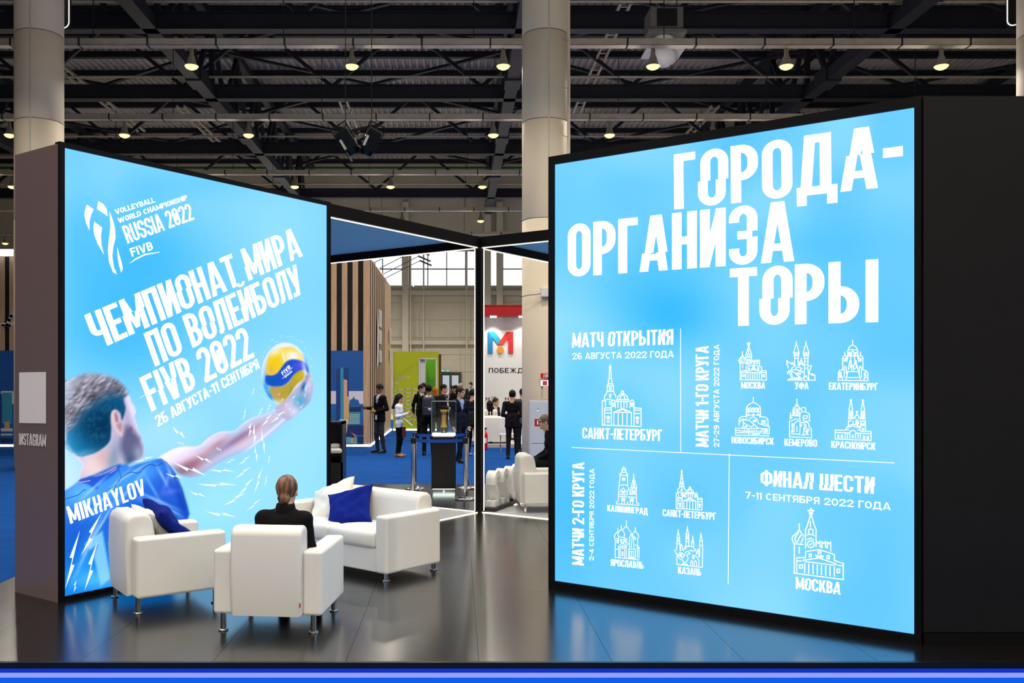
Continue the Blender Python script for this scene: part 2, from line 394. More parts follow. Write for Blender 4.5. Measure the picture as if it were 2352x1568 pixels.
HB, HT = CH+10.4, CH+13.2
for i, x in enumerate(XT):
    t = thing('roof_truss', 'dark steel truss running away under the roof, %s from the left' % ORD[i], 'truss', (x, 9, HB), group='trusses running along the hall')
    MB().box(-.22, .22, 0, 48.6, 0, .4).build('bottom_chord', m_steel, t)
    MB().box(-.16, .16, 0, 48.6, HT-HB, HT-HB+.3).build('top_chord', m_steel, t)
    up = MB().bar((0, 0, .35), (0, 1.9, HT-HB+.05), .16, .16, up=(1, 0, 0)).mesh('brace', m_steel)
    dn = MB().bar((0, 0, HT-HB+.05), (0, 1.9, .35), .16, .16, up=(1, 0, 0)).mesh('brace', m_steel)
    vt = MB().box(-.09, .09, -.09, .09, .35, HT-HB).mesh('post', m_steel)
    gp = MB().box(-.28, .28, -.5, .5, -.05, .5).mesh('gusset', m_steel)
    for k in range(12):
        y = .4+k*3.8
        link('brace', up, t, (0, y, 0)); link('brace', dn, t, (0, y+1.9, 0)); link('post', vt, t, (0, y+1.9, 0))
        if k % 2 == 0: link('gusset', gp, t, (0, y, 0))
YT = [F*10.4/(871-y) for y in (72, 230, 355, 455)]+[20.8]
YT.sort()
for i, y in enumerate(YT):
    t = thing('cross_truss', 'dark cross beam truss under the roof, %s from the front' % ORD[i], 'truss', (0, y, HB), group='trusses running across the hall')
    MB().box(-38, 38, -.05, .05, .02, .52).box(-38, 38, -.2, .2, 0, .035).box(-38, 38, -.2, .2, .5, .53).build('bottom_chord', m_steel, t)
    MB().box(-38, 38, -.1, .1, HT-HB, HT-HB+.2).build('top_chord', m_steel, t)
    up = MB().bar((0, 0, .5), (2.7, 0, HT-HB), .13, .13, up=(0, 1, 0)).mesh('brace', m_steel)
    dn = MB().bar((0, 0, HT-HB), (2.85, 0, .5), .13, .13, up=(0, 1, 0)).mesh('brace', m_steel)
    for k in range(8):
        x = XT[0]+4.5+k*5.55
        link('brace', up, t, (x, 0, 0)); link('brace', dn, t, (x+2.7, 0, 0))
    # wide-angled wind braces lying just under the purlins
    if i:
        y0 = YT[i-1]; dy = y-y0
        wb1 = MB().bar((-5.4, -dy+.2, 0), (0, -dy/2, 0), .15, .1).mesh('wind_brace', m_steel)
        wb2 = MB().bar((5.4, -dy+.2, 0), (0, -dy/2, 0), .15, .1).mesh('wind_brace', m_steel)
        wb3 = MB().bar((-5.4, -.2, 0), (0, -dy/2, 0), .15, .1).mesh('wind_brace', m_steel)
        wb4 = MB().bar((5.4, -.2, 0), (0, -dy/2, 0), .15, .1).mesh('wind_brace', m_steel)
        pl2 = MB().box(-.55, .55, -.25, .25, -.02, .02).mesh('gusset', m_steel)
        for X in XT[:-1]:
            for q in (wb1, wb2, wb3, wb4): link('wind_brace', q, t, (X+5.55, 0, HT-HB-.9))
            link('gusset', pl2, t, (X+5.55, -dy/2, HT-HB-.95))
# light pipes along the cross beams
for i, y in enumerate(YT[1:]):
    tag(MB().tube((-36, y-.35, HB+.75), (36, y-.35, HB+.75), .05, 8).build('roof_pipe', m_tray), 'thin pale pipe running along the %s cross beam' % ORD[i+1], 'pipe', 'pale pipes along the beams')
gy = F*12.2/(871-377)+.9
tag(MB().tube((-36, gy, CH+12.2), (36, gy, CH+12.2), .07, 8).build('sprinkler_pipe', mat('green_pipe', (20, 110, 50), .4)), 'dark green sprinkler pipe running across under the roof', 'pipe')
# pale cable ladders running along the hall, seen in lengths between the beams
lad = [(-15.2, 34, 44), (-12.1, 40, 49), (5.35, 29, 41), (11.3, 40, 50), (-4.9, 39, 46)]
for i, (x, y0, y1) in enumerate(lad):
    mb = MB().box(-.2, -.12, 0, y1-y0, -.1, .0).box(.12, .2, 0, y1-y0, -.1, .0)
    for k in range(int((y1-y0)/.6)): mb.box(-.12, .12, .3+k*.6, .36+k*.6, -.07, -.03)
    tag(mb.build('cable_ladder', m_tray, None, (x, y0, CH+12)), 'pale cable ladder under the roof running away from view, %s from the left' % ['leftmost', 'second', 'fourth', 'rightmost', 'third'][i], 'cable ladder', 'cable ladders under the roof')
# ---------------------------------------------------------------- trays with lamps
HLAMP = 7.8
rows = [(130, [440, 808, 1156, 1500, 1806, 2162, 2500]), (293, [22, 286, 571, 850, 1133, 1400, 1637, 1905]), (415, [28, 245, 461, 677, 897, 1108, 1330, 1545]), (496, [385, 565, 745, 924, 1104, 1290, 1470]), (549, [12, 333, 485, 638, 790, 943, 1095, 1260])]
m_bulb = emit('lamp_lens', (255, 226, 130), 2.8)
lampb = MB().lathe([(.001, .43), (.05, .43), (.055, .28), (.09, .2), (.11, .1), (.14, .04), (.165, 0)], 16).mesh('shade', mat('lamp_shade', (150, 144, 132), .5))
lens = MB().lathe([(.165, .01), (.13, -.04), (.07, -.07), (.001, -.075)], 16).mesh('lens', m_bulb)
bell = MB().box(-.03, .03, -.03, .03, .44, .432).mesh('bracket', m_tray)
NL = [0]
def lamp_light(loc, name='lamp_light'):
    NL[0] += 1
    l = bpy.data.lights.new(name, 'AREA'); l.shape = 'DISK'; l.size = .14; l.spread = 2.6; l.energy = LAMP_W; l.color = LAMP_C
    o = bpy.data.objects.new(name, l); COL.objects.link(o); o.location = loc
    if NL[0] % 2: return o
    q = bpy.data.lights.new('added_fill', 'POINT'); q.energy = FILL_W; q.color = LAMP_C; q.shadow_soft_size = .12  # added point light for roof and pillars, not part of the lamp
    p = bpy.data.objects.new('added_fill', q); COL.objects.link(p); p.parent = o; p.location = (0, 0, -.14); return o
RN = ['nearest', 'second', 'third', 'fourth', 'farthest']
for r, (py, xs) in enumerate(rows):
    d = F*HLAMP/(871-py); z = CH+HLAMP
    t = thing('cable_tray', 'pale perforated cable tray carrying the %s row of lamps' % RN[r], 'cable tray', (0, d, z+.2), group='trays across the hall')
    x0, x1 = -36, 36
    MB().box(x0, x1, -.12, -.1, .04, .2).box(x0, x1, .1, .12, .04, .2).box(x0, x1, -.12, .12, .035, .05).build('channel', m_tray, t)
    cl = MB().box(-.02, .02, -.135, .135, .025, .21).mesh('clip', m_steel)
    for k in range(24): link('clip', cl, t, (-19+k*1.65, 0, 0))
    hg = MB().tube((0, 0, .2), (0, 0, 2.6), .012, 6).mesh('hanger', m_steel)
    for k in range(9): link('hanger', hg, t, (-18+k*4.6, 0, 0))
    for k, px in enumerate(sorted(xs)):
        x = (px-CX)/F*d
        lp = thing('pendant_lamp', 'warm glowing lamp under the %s cable tray, %s from the left' % (RN[r], ORD[k]), 'lamp', (x, d, z-.24), group='lamps under the trays')
        link('shade', lampb, lp); link('lens', lens, lp); link('bracket', bell, lp)
        li = lamp_light((0, 0, -.08)); li.parent = lp
for y in (15.2, 8.5, 1.5, -5.5, -12.5):                # the same lamp grid goes on over and behind the camera
    for k in range(-3, 4): lamp_light((1.1+k*3.7, y, CH+HLAMP-.28))
# ---------------------------------------------------------------- concrete pillars
m_pil = mat('pillar_cream', (242, 226, 198), .6, var=.03, vscale=1.2)
PD = 20.3
PX = [(x-CX)/F*PD for x in (90, 1252, 2396)]
for i, x in enumerate(PX):
    p = thing('pillar', ['cream round pillar rising behind the left light wall', 'cream round pillar in the middle rising behind the right light wall', 'cream round pillar at the right edge of the picture'][i], 'pillar', (x, PD, FL), group='hall pillars')
    z = 0; zb = [CH+(871-y)/F*PD-FL for y in (508, 284, 84)]+[HB-FL]
    for zt in zb:
        MB().lathe([(.5, z+.006), (.512, z+.02), (.512, zt-.02), (.5, zt-.006)], 48).build('casing', m_pil, p); z = zt
    MB().lathe([(.5, 0), (.5, HB-FL)], 32).build('core', m_black, p)
    MB().box(.02, .05, -.518, -.505, 0, HB-FL).build('seam_strip', m_beige2, p)
    if i == 1:
        MB().tube((.48, -.35, 4.0), (.48, -.35, HB-FL), .035, 10).build('conduit', m_pil, p)
        for k in range(6): MB().tube((.33, -.5, 6.2+k*1.05), (.48, -.36, 6.2+k*1.05), .008, 6).build('conduit_clip', m_tray, p)
m_sign = mat('sign_black', (18, 18, 20), .35)
for x0, y0, x1, y1, zt, lab, fl_ in (((100-CX)/F*20.95, 20.95, (162-CX)/F*20.95, 20.95, 68, 'black number sign with white outline projecting beside the left pillar', 0), ((2310-CX)/F*21.3, 21.3, (2310-CX)/F*21.3+.62, 20.62, 66, 'black number sign reading 3 projecting beside the right pillar', 1)):
    v = Vector((x1-x0, y1-y0)); L = v.length; zb = CH+(871-zt)/F*y0
    sg = thing('number_sign', lab, 'sign', (x0, y0, zb), math.atan2(v.y, v.x))
    MB().box(0, L, 0, .05, 0, .95).build('sign_panel', m_sign, sg)
    MB().box(L*(.7 if fl_ else .1), L*(.7 if fl_ else .1)+.05, .05, .09, .3, .6).build('sign_bracket', m_steel, sg)
    mb = MB(); rr = .14; pts = []; e = .035
    for cx2, cz2, a0 in ((L-e-rr, .95-e-rr, 0), (e+rr, .95-e-rr, 90), (e+rr, e+rr, 180), (L-e-rr, e+rr, 270)):
        for q in range(6): g = math.radians(a0+q*18); pts.append((cx2+rr*math.cos(g), cz2+rr*math.sin(g)))
    pts.append(pts[0]); stroke(mb, pts, .03, -.003)
    P, L2 = text2d('3', .55, .15, .15)
    for q in P: mb.raw([((.30 if fl_ else .12)+u*.6, -.003, .22+w_*.58) for u, w_ in q], [tuple(range(len(q)))])
    mb.build('sign_print', emit('sign_white', (255, 255, 255), .9), sg)
# ventilation unit with a round diffuser
vx, vd = (1524-CX)/F*24.0, 24.0
v = thing('air_diffuser', 'white ceiling ventilation unit with round diffuser under a box', 'ventilation', (vx, vd, CH+(871-152)/F*vd))
MB().lathe([(.14, .0), (.17, .03), (.3, .1), (.34, .16), (.34, .36), (.3, .36), (.3, .17), (.2, .08), (.15, .07)], 32).build('diffuser_ring', m_white, v)
MB().lathe([(.001, .0), (.15, .0), (.17, .04), (.17, .06), (.001, .08)], 24).build('diffuser_core', m_white, v)
MB().box(-.5, .5, -.5, .5, .36, .4).build('plate', m_white, v)
MB().box(-.42, .42, -.4, .4, .8, 1.4).box(-.5, .5, -.48, .48, .72, .8).build('duct_box', mat('duct_grey', (120, 118, 118), .5), v)
MB().box(-.26, .26, -.42, -.4, .9, 1.35).build('grille', m_black, v)
for x in (-.35, .35): MB().tube((x, 0, 1.4), (x, 0, ZD-v.location.z-.1), .012, 6).build('hanger', m_steel, v)
MB().lathe([(.28, .4), (.28, .74)], 20).build('duct_neck', m_white, v)
# stage lights on a hanging bar
ld = 13.0
m_sblk = mat('stage_light_black', (6, 6, 7), .6, spec=.15)
sb = thing('lighting_bar', 'black bar hanging on wires with two stage lights', 'lighting bar', at(826, 302, ld))
MB().bar((-.27, 0, -.02), (.27, 0, .09), .035, .035).bar((-.3, 0, .06), (.0, 0, -.02), .03, .03).build('bar', m_sblk, sb)
for dx in (-.2, .17): MB().tube((dx, 0, 0), (dx, 0, 4.5), .006, 6).build('wire', m_sblk, sb)
for i, (px, ti) in enumerate(((797, .5), (853, -.42))):
    c = at(px, 322, ld-.05)
    s = thing('stage_light', 'black theatre spotlight on the hanging bar, %s one' % ('left' if i == 0 else 'right'), 'stage light', c, group='stage lights')
    s.rotation_euler = (.35, ti*-1, .2 if i else -.2)
    soft('housing', m_sblk, s, -.1, .1, -.09, .09, -.14, .16, r=.03)
    MB().lathe([(.085, -.13), (.085, -.21), (.07, -.21), (.07, -.15)], 20).build('snoot', m_sblk, s)
    MB().lathe([(.001, -.16), (.07, -.15)], 16).build('lens', mat('lens_glass', (60, 64, 70), .05), s)
    MB().box(-.085, -.05, -.1, -.095, -.1, .05).build('maker_plate', mat('silver_plate', (190, 186, 170), .3, .7), s)
    MB().box(-.125, -.11, -.02, .02, -.02, .24).box(.11, .125, -.02, .02, -.02, .24).box(-.125, .125, -.02, .02, .23, .245).build('yoke', m_sblk, s)
    for k in (-1, 1): MB().box(k*.1-.003, k*.1+.003, -.09, .09, -.28, -.14).build('barn_door', m_sblk, s)
# ---------------------------------------------------------------- the stand's platform
m_floor = mat('dark_laminate', (13, 12, 12), .20, 0, bump=.012, bscale=25, var=.08, vscale=2)
m_floor.node_tree.nodes['Principled BSDF'].inputs['IOR'].default_value = 2.85
m_edge = mat('edge_black', (12, 12, 13), .35)
YS0, YS1, XS0, XS1 = F*CH/649, F*CH/241, -4.15, 7.6
pf = struct('floor_platform', MB().box(XS0, XS1, YS0+.05, YS1, FL+.001, -.012), m_edge)
xs = [XS0]+[-3.35+.873*k for k in range(0, 13)]; xs = [x for x in xs if x < XS1-.3]+[XS1]
ys = [YS0+.012, 7.98, 9.98, 11.98, 13.98, YS1]
for i in range(len(xs)-1):
    for j in range(len(ys)-1):
        MB().box(xs[i]+.0012, xs[i+1]-.0012, ys[j]+.0012, ys[j+1]-.0012, -.014, 0).build('floor_board', m_floor, pf)
struct('trim_1', MB().box(XS0, XS1, YS0-.02, YS0+.012, -.036, .002), m_edge)
struct('trim_2', MB().box(XS0, XS1, YS0+.02, YS0+.05, FL+.001, -.036), mat('blue_riser', (30, 70, 200), .3))
ls = thing('step_light', 'blue glowing light strip along the front edge of the platform', 'light strip', (0, YS0, FL))
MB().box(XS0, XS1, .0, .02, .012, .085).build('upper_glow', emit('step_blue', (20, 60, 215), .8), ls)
MB().box(XS0, XS1, -.035, .0, .0, .05).build('led_diffuser', emit('step_led', (150, 160, 255), 1.0, True), ls)
MB().box(XS0, XS1, -.075, -.035, .0, .03).build('lower_glow', emit('step_blue2', (20, 95, 235), .95), ls)  # LED light falling on the hall floor, put in as a glowing strip

# ---------------------------------------------------------------- the two light walls
PLW = Panel(gnd(134, 1383), (at(757, 871, gnd(134, 1383)[1]*546/406)[:2]))
PRW = Panel(gnd(1262, 1349), gnd(2117, 1481))
WH = CH+546/512*CH
m_wall = mat('stand_black', (23, 23, 25), .5, spec=.15, var=.05, vscale=3)
m_rim = mat('frame_black', (9, 10, 13), .5, spec=.12)
m_side = mat('side_panel_grey', (122, 104, 104), .35, .25, bump=.05, bscale=400)

def noise2(nx, ny, sc, seed, ax, ay):
    """smooth value noise sampled on arrays ax, ay"""
    rg = np.random.RandomState(seed); g = rg.rand(ny, nx)
    u = ax/sc; v = ay/sc; i = np.floor(u).astype(int) % nx; j = np.floor(v).astype(int) % ny; fu = u-np.floor(u); fv = v-np.floor(v)
    fu = fu*fu*(3-2*fu); fv = fv*fv*(3-2*fv); i1 = (i+1) % nx; j1 = (j+1) % ny
    return (g[j, i]*(1-fu)+g[j, i1]*fu)*(1-fv)+(g[j1, i]*(1-fu)+g[j1, i1]*fu)*fv
class Canvas:
    """printed backlit cloth: a fine mesh whose vertices carry the print's colours"""
    def __init__(s, P, tl, tr, bl, br, nx, ny):
        s.P = P; i, j = np.meshgrid(np.arange(nx+1), np.arange(ny+1)); s.nx, s.ny = nx, ny
        a = [P.map(*q) for q in (bl, br, tl, tr)]
        s.x0 = (a[0][0]+a[2][0])/2; s.x1 = (a[1][0]+a[3][0])/2; s.z0 = (a[0][1]+a[1][1])/2; s.z1 = (a[2][1]+a[3][1])/2
        s.X = s.x0+(s.x1-s.x0)*i.ravel()/nx; s.Z = s.z0+(s.z1-s.z0)*j.ravel()/ny
        wx = P.p.x+P.u.x*s.X; wy = P.p.y+P.u.y*s.X
        s.px = CX+F*wx/wy; s.py = CY-F*(s.Z-CH)/wy          # where the cloth's points fall in the reference frame: used to copy the print
        s.c = np.zeros((len(s.X), 3))
    def fill(s, rgb): s.c[:] = rgb
    def dist(s, pts):
        q = np.array(pts, float); n = len(q); d = np.full(len(s.px), 1e9); ins = np.zeros(len(s.px), bool)
        for k in range(n):
            a, b = q[k], q[(k+1) % n]; e = b-a; L = max(e@e, 1e-9)
            t = np.clip(((s.px-a[0])*e[0]+(s.py-a[1])*e[1])/L, 0, 1)
            d = np.minimum(d, (s.px-a[0]-t*e[0])**2+(s.py-a[1]-t*e[1])**2)
            c = (a[1] > s.py) != (b[1] > s.py)
            ins ^= c & (s.px < a[0]+(s.py-a[1])*e[0]/(e[1] if abs(e[1]) > 1e-9 else 1e-9))
        d = np.sqrt(d); return np.where(ins, d, -d)
    def mask(s, pts, soft=2.0, smooth=True):
        return np.clip(s.dist(catmull(pts) if smooth else pts)/soft*.5+.5, 0, 1)
    def lay(s, m, rgb, a=1.0):
        m = (m*a)[:, None]; s.c = s.c*(1-m)+np.array(rgb, float).reshape(-1, 3)*m
    def blob(s, x, y, rx, ry, rgb, a=1.0, rot=0.0, clipm=None):
        c, n = math.cos(math.radians(rot)), math.sin(math.radians(rot)); dx, dy = s.px-x, s.py-y
        m = np.exp(-(((dx*c+dy*n)/rx)**2+((-dx*n+dy*c)/ry)**2))
        if clipm is not None: m = m*clipm
        s.lay(m, rgb, a)
    def build(s, parent, m, y):
        n = s.nx+1; v = np.stack([s.X, np.full_like(s.X, y), s.Z], 1)
        k = (np.arange(s.ny)[:, None]*n+np.arange(s.nx)).ravel(); f = np.stack([k, k+1, k+n+1, k+n], 1)
        me = bpy.data.meshes.new('screen'); me.from_pydata(v.tolist(), [], f.tolist())
        c = np.clip(s.c/255.0, 0, 1); c = np.where(c <= .04045, c/12.92, ((c+.055)/1.055)**2.4)
        c[:, 2] *= 1+.3*c[:, 2]**2                      # the lamps behind the cloth are blue-rich: that channel clips
        at_ = me.color_attributes.new('print', 'FLOAT_COLOR', 'POINT')
        at_.data.foreach_set('color', np.concatenate([c, np.ones((len(c), 1))], 1).ravel().astype(np.float32))
        me.materials.append(m); me.update(); return link('screen', me, parent)
def catmull(p, n=5):
    o = []; N = len(p)
    for k in range(N):
        a, b, c, d = (np.array(p[(k+q) % N], float) for q in (-1, 0, 1, 2))
        for i in range(n):
            t = i/n; o.append(.5*((2*b)+(c-a)*t+(2*a-5*b+4*c-d)*t*t+(3*b-a-3*c+d)*t**3))
    return o
def crop(ox, oy, s): return lambda x, y: (ox+x/s, oy+y/s)
cA, cB, cC, cD, cR = crop(1270, 730, 4.751), crop(1580, 760, 4.704), crop(1280, 1030, 4.9), crop(1660, 1040, 4.357), crop(1240, 220, 2.5565)
cL, c7, c3, c4 = crop(130, 400, 3.675), crop(130, 740, 3.409), crop(130, 840, 4.356), crop(560, 760, 7.84)
m_print = emit_attr('backlit_cloth', 1.0)
m_ink = emit('white_print', (255, 255, 255), 1.5)
YT1 = -.004

# ---- right light wall
rw = thing('lightbox', 'tall backlit blue wall listing host cities in white print, on the right', 'lightbox', (PRW.p.x, PRW.p.y, 0), PRW.rz)
cv = Canvas(PRW, (1275, 376), (2101, 250), (1275, 1335), (2101, 1453), 110, 150)
cv.fill((122, 214, 255))
n1 = noise2(9, 9, 260, 3, cv.px+100, cv.py); n2 = noise2(13, 13, 120, 8, cv.px, cv.py+40)
cv.lay(np.clip((n1*.7+n2*.3-.42)*2.4, 0, 1), (158, 231, 255)); cv.lay(np.clip((.5-n1*.6-n2*.4)*2.2, 0, 1), (92, 200, 252))
for x, y, rx, ry, a in ((1540, 720, 110, 90, .75), (1480, 640, 200, 120, .35), (1800, 560, 260, 60, .3), (1300, 1150, 60, 220, .4), (1340, 860, 60, 90, .3)): cv.blob(x, y, rx, ry, (40, 182, 245), a)
sc = cv.build(rw, m_print, 0.0)
RX0, RX1, RZ0, RZ1 = cv.x0, cv.x1, cv.z0, cv.z1
def walls(lw, P, X0, X1, Z0, Z1, thick, side):
    L = P.len
    MB().box(0, L, .012, thick, .0, WH-.02).build('housing', side, lw)
    MB().box(0, X0, -.02, .05, 0, WH).build('frame_rail', m_rim, lw); MB().box(X1, L, -.02, .05, 0, WH).build('frame_rail', m_rim, lw)
    MB().box(X0, X1, -.02, .05, Z1, WH).build('frame_rail', m_rim, lw); MB().box(X0, X1, -.02, .05, 0, Z0).build('frame_rail', m_rim, lw)
    for k in range(4): MB().box(L*(.15+.24*k), L*(.15+.24*k)+.3, .06, .1, WH-.02, WH+.012).build('top_strip', m_tray, lw)
walls(rw, PRW, RX0, RX1, RZ0, RZ1, .35, m_wall)
def W(P, par, s, c, bl, br, tl, **k):
    for n in range(s.count(' ')+1):
        mb = MB(); P.write(mb, s, c(*bl), c(*br), c(*tl), YT1, word=n, **k); mb.build('lettering', m_ink, par)
wide = dict(w=.78, t=.17, u=.155, gap=.13)
cond = dict(w=.42, t=.145, u=.13, gap=.05)
def cutset(s, n=3, o=1): return [i for i in range(len(s)) if s[i] != ' ' and (i+o) % n == 0]
W(PRW, sc, 'ГОРОДА', cR, (790, 668), (1995, 540), (787, 345), w=.46, t=.165, u=.14, gap=.06, cut=(1, 5))
mb = MB(); mb.flat([PRW.map(*cR(*p)) for p in ((2015, 310), (2132, 294), (2132, 354), (2015, 366))], YT1); mb.build('lettering', m_ink, sc)
W(PRW, sc, 'ОРГАНИЗА', cR, (165, 1065), (1495, 970), (165, 757), w=.44, t=.162, u=.14, gap=.05, cut=(3,))
W(PRW, sc, 'ТОРЫ', cR, (1117, 1352), (1988, 1328), (1117, 1015), w=.48, t=.18, u=.15, gap=.06, cut=(1,))
W(PRW, sc, 'МАТЧ ОТКРЫТИЯ', cA, (212, 322), (1315, 290), (212, 165), cut=(0, 5, 7, 11), **cond)
W(PRW, sc, '26 АВГУСТА 2022 ГОДА', cA, (215, 452), (1320, 430), (215, 383), **wide)
W(PRW, sc, 'САНКТ-ПЕТЕРБУРГ', cA, (323, 1313), (1195, 1343), (323, 1195), cut=(4, 6, 8), **cond)
W(PRW, sc, 'МАТЧИ 1-ГО КРУГА', cA, (1700, 1405), (1700, 302), (1560, 1405), cut=(0, 4, 9, 15), **cond)
W(PRW, sc, '27–29 АВГУСТА 2022 ГОДА', cA, (1815, 1407), (1815, 290), (1757, 1407), **wide)
for s, c, a, b, t in (('МОСКВА', cB, (577, 620), (837, 624), (577, 548)), ('УФА', cB, (1157, 627), (1305, 629), (1157, 552)), ('ЕКАТЕРИНБУРГ', cB, (1525, 632), (2055, 640), (1525, 556)),
                      ('НОВОСИБИРСК', cB, (473, 1212), (930, 1228), (473, 1140)), ('КЕМЕРОВО', cB, (1045, 1238), (1397, 1250), (1045, 1162)), ('КРАСНОЯРСК', cB, (1550, 1260), (2027, 1284), (1550, 1185)),
                      ('КАЛИНИНГРАД', cC, (565, 702), (1022, 742), (565, 632)), ('САНКТ-ПЕТЕРБУРГ', cC, (1187, 758), (1788, 802), (1187, 680)), ('ЯРОСЛАВЛЬ', cC, (603, 1315), (973, 1352), (603, 1238)),
                      ('КАЗАНЬ', cC, (1362, 1403), (1622, 1430), (1362, 1325)), ('МОСКВА', cD, (733, 1357), (1183, 1418), (733, 1237))):
    W(PRW, sc, s, c, a, b, t, cut=cutset(s, 4, 3), **cond)
W(PRW, sc, 'МАТЧИ 2-ГО КРУГА', cC, (302, 1312), (306, 152), (169, 1307), cut=(0, 4, 9), **cond)
W(PRW, sc, '2–4 СЕНТЯБРЯ 2022 ГОДА', cC, (413, 1257), (419, 225), (361, 1257), **wide)
W(PRW, sc, 'ФИНАЛ ШЕСТИ', cD, (380, 325), (1518, 408), (380, 168), cut=(1, 4, 6, 10), **cond)
W(PRW, sc, '7–11 СЕНТЯБРЯ 2022 ГОДА', cD, (228, 452), (1682, 572), (228, 385), **wide)
for a, b in ((cA(1395, 118), cA(1397, 1457)), ((1313.8, 1027.2), (2053.6, 1062.5)), ((1675.3, 1042.2), (1672.9, 1340.6))):
    mb = MB(); stroke(mb, [PRW.map(*a), PRW.map(*b)], .005, YT1); mb.build('ruled_line', m_ink, sc)
# city emblems drawn in line
def R(x0, y0, x1, y1): return [(x0, y0), (x1, y0), (x1, y1), (x0, y1), (x0, y0)]
def O(x, y, r, n=14): return [(x+r*math.cos(2*math.pi*k/n), y+r*math.sin(2*math.pi*k/n)) for k in range(n+1)]
def P_(s): return [[tuple(map(float, p.split(','))) for p in l.split()] for l in s.strip().split('\n')]
SPB = P_('''627,513 618,545 622,560 614,660
627,513 637,545 632,560 640,660
612,660 643,660 648,715 606,715 612,660
604,718 652,718 662,742 596,742 604,718
594,742 594,800 662,800 662,742
588,802 668,802
588,802 588,825 566,850 566,880 576,900 576,960
668,802 668,825 688,845 688,865
590,888 640,888
620,945 620,915 630,910
541,1160 541,903 576,903
695,910 695,890 830,890 830,910 695,910
705,890 715,855 740,832 762,826 786,832 812,855 822,890
735,890 742,855 762,835 782,855 790,890
750,828 750,805 762,793 774,805 774,828
640,980 640,930 648,905 663,892 678,905 684,930 684,980
645,930 680,930
843,980 843,930 851,905 866,892 880,905 887,930 887,980
848,930 882,930
665,1030 762,985 860,1030 665,1030
725,1015 762,997 800,1015
566,1160 566,980 640,980 640,1160
580,1003 628,1003
580,1037 628,1037
585,1085 604,1070 625,1085
596,1140 596,1095 604,1088 614,1095 614,1140 596,1140
887,1165 887,980 964,985 964,1168
900,1006 948,1006
900,1042 948,1042
903,1090 922,1076 943,1090
914,1145 914,1100 922,1093 932,1100 932,1145 914,1145
541,1168 962,1184''')+[R(620, 760, 636, 785), R(620, 835, 636, 862), R(655, 935, 670, 962), R(858, 935, 873, 962)]+[[(x, 920), (x, 975)] for x in (713, 745, 778, 808)]+[[(x, 1045), (x, 1162)] for x in (667, 714, 762, 811, 858)]
MSK = P_('''882,615 842,745 830,765 830,950
886,615 925,745 935,765 935,935
880,685 880,735
862,805 862,770 880,755 905,770 905,805
850,818 880,812 915,825
850,865 880,850 912,868
868,915 880,918 893,905
767,708 767,770 740,800 705,830 695,855 703,885 718,905 718,1195
767,770 790,800 812,832
735,890 722,860 735,830 760,800
750,890 765,850 785,820
785,895 800,870 805,850
728,908 806,914
767,940 767,1000
935,935 935,880 960,905 975,880 975,935 995,945 995,885 1012,905 1030,885 1030,940 1048,950 1048,890 1065,908 1082,890 1082,980
830,1045 830,985 970,965 1118,1015 1118,1075
932,1020 945,1045 955,1020 970,1045 985,1020 995,1048 1008,1030
742,1195 742,1048 830,1045
1118,1075 1208,1103 1208,1252
745,1078 790,1080
810,1078 810,1070 965,1050 1135,1108 1135,1118
830,1085 1120,1122
1155,1122 1205,1130
710,1200 1208,1265''')+[R(868, 1010, 888, 1038), R(1045, 1025, 1068, 1058), R(770, 1118, 800, 1150), R(1145, 1160, 1172, 1197), O(882, 912, 34), O(970, 990, 14)]
MSK += [[(x, 1105+(x-822)*.12), (x, 1195+(x-822)*.12)] for x in (822, 863, 905, 948, 990, 1033, 1075, 1118)]
MSK += [[(884+(30 if k % 2 == 0 else 13)*math.sin(k*math.pi/5), 583-(30 if k % 2 == 0 else 13)*math.cos(k*math.pi/5)) for k in range(11)]]
UFA = P_('''1172,112 1173,130 1147,228
1173,130 1202,228
1143,228 1150,262 1155,300 1155,355
1205,228 1198,262 1193,300 1193,375
1143,228 1158,250 1173,228 1188,250 1205,228
1152,270 1165,255 1173,270 1185,255 1197,270
1160,290 1173,298 1188,290
1276,112 1277,130 1251,228
1277,130 1306,228
1247,228 1254,262 1260,300 1262,400 1255,515
1310,228 1303,262 1298,300 1298,400 1308,520
1247,228 1262,250 1277,228 1292,250 1310,228
1256,270 1269,255 1277,270 1289,255 1301,270
1264,290 1277,298 1292,290
1278,325 1278,332
1278,360 1278,367
1278,400 1278,407
1255,515 1278,480 1300,520
1225,290 1225,310 1200,365
1225,310 1250,370
1208,372 1225,345 1245,372
1312,375 1338,375 1312,445 1322,462 1345,462 1374,478 1374,528
1318,455 1345,480 1370,475
1070,318 1085,335 1110,350 1130,345 1142,360 1165,375 1150,385 1125,400 1118,425
1070,318 1072,360 1082,375 1085,400
1118,425 1090,430 1078,450 1082,465
1095,430 1105,465 1110,480 1130,510
1120,425 1118,460 1140,500
1160,415 1175,395 1205,390 1235,405 1215,420 1225,440 1215,470 1200,465
1118,425 1160,415 1205,425 1200,455 1170,455 1130,440
1180,465 1225,510
1165,460 1210,505
1235,430 1245,450
1085,525 1105,515 1215,520 1240,505
1082,530 1376,530
1150,505 1205,505''')+[O(1130, 350, 11, 10)]
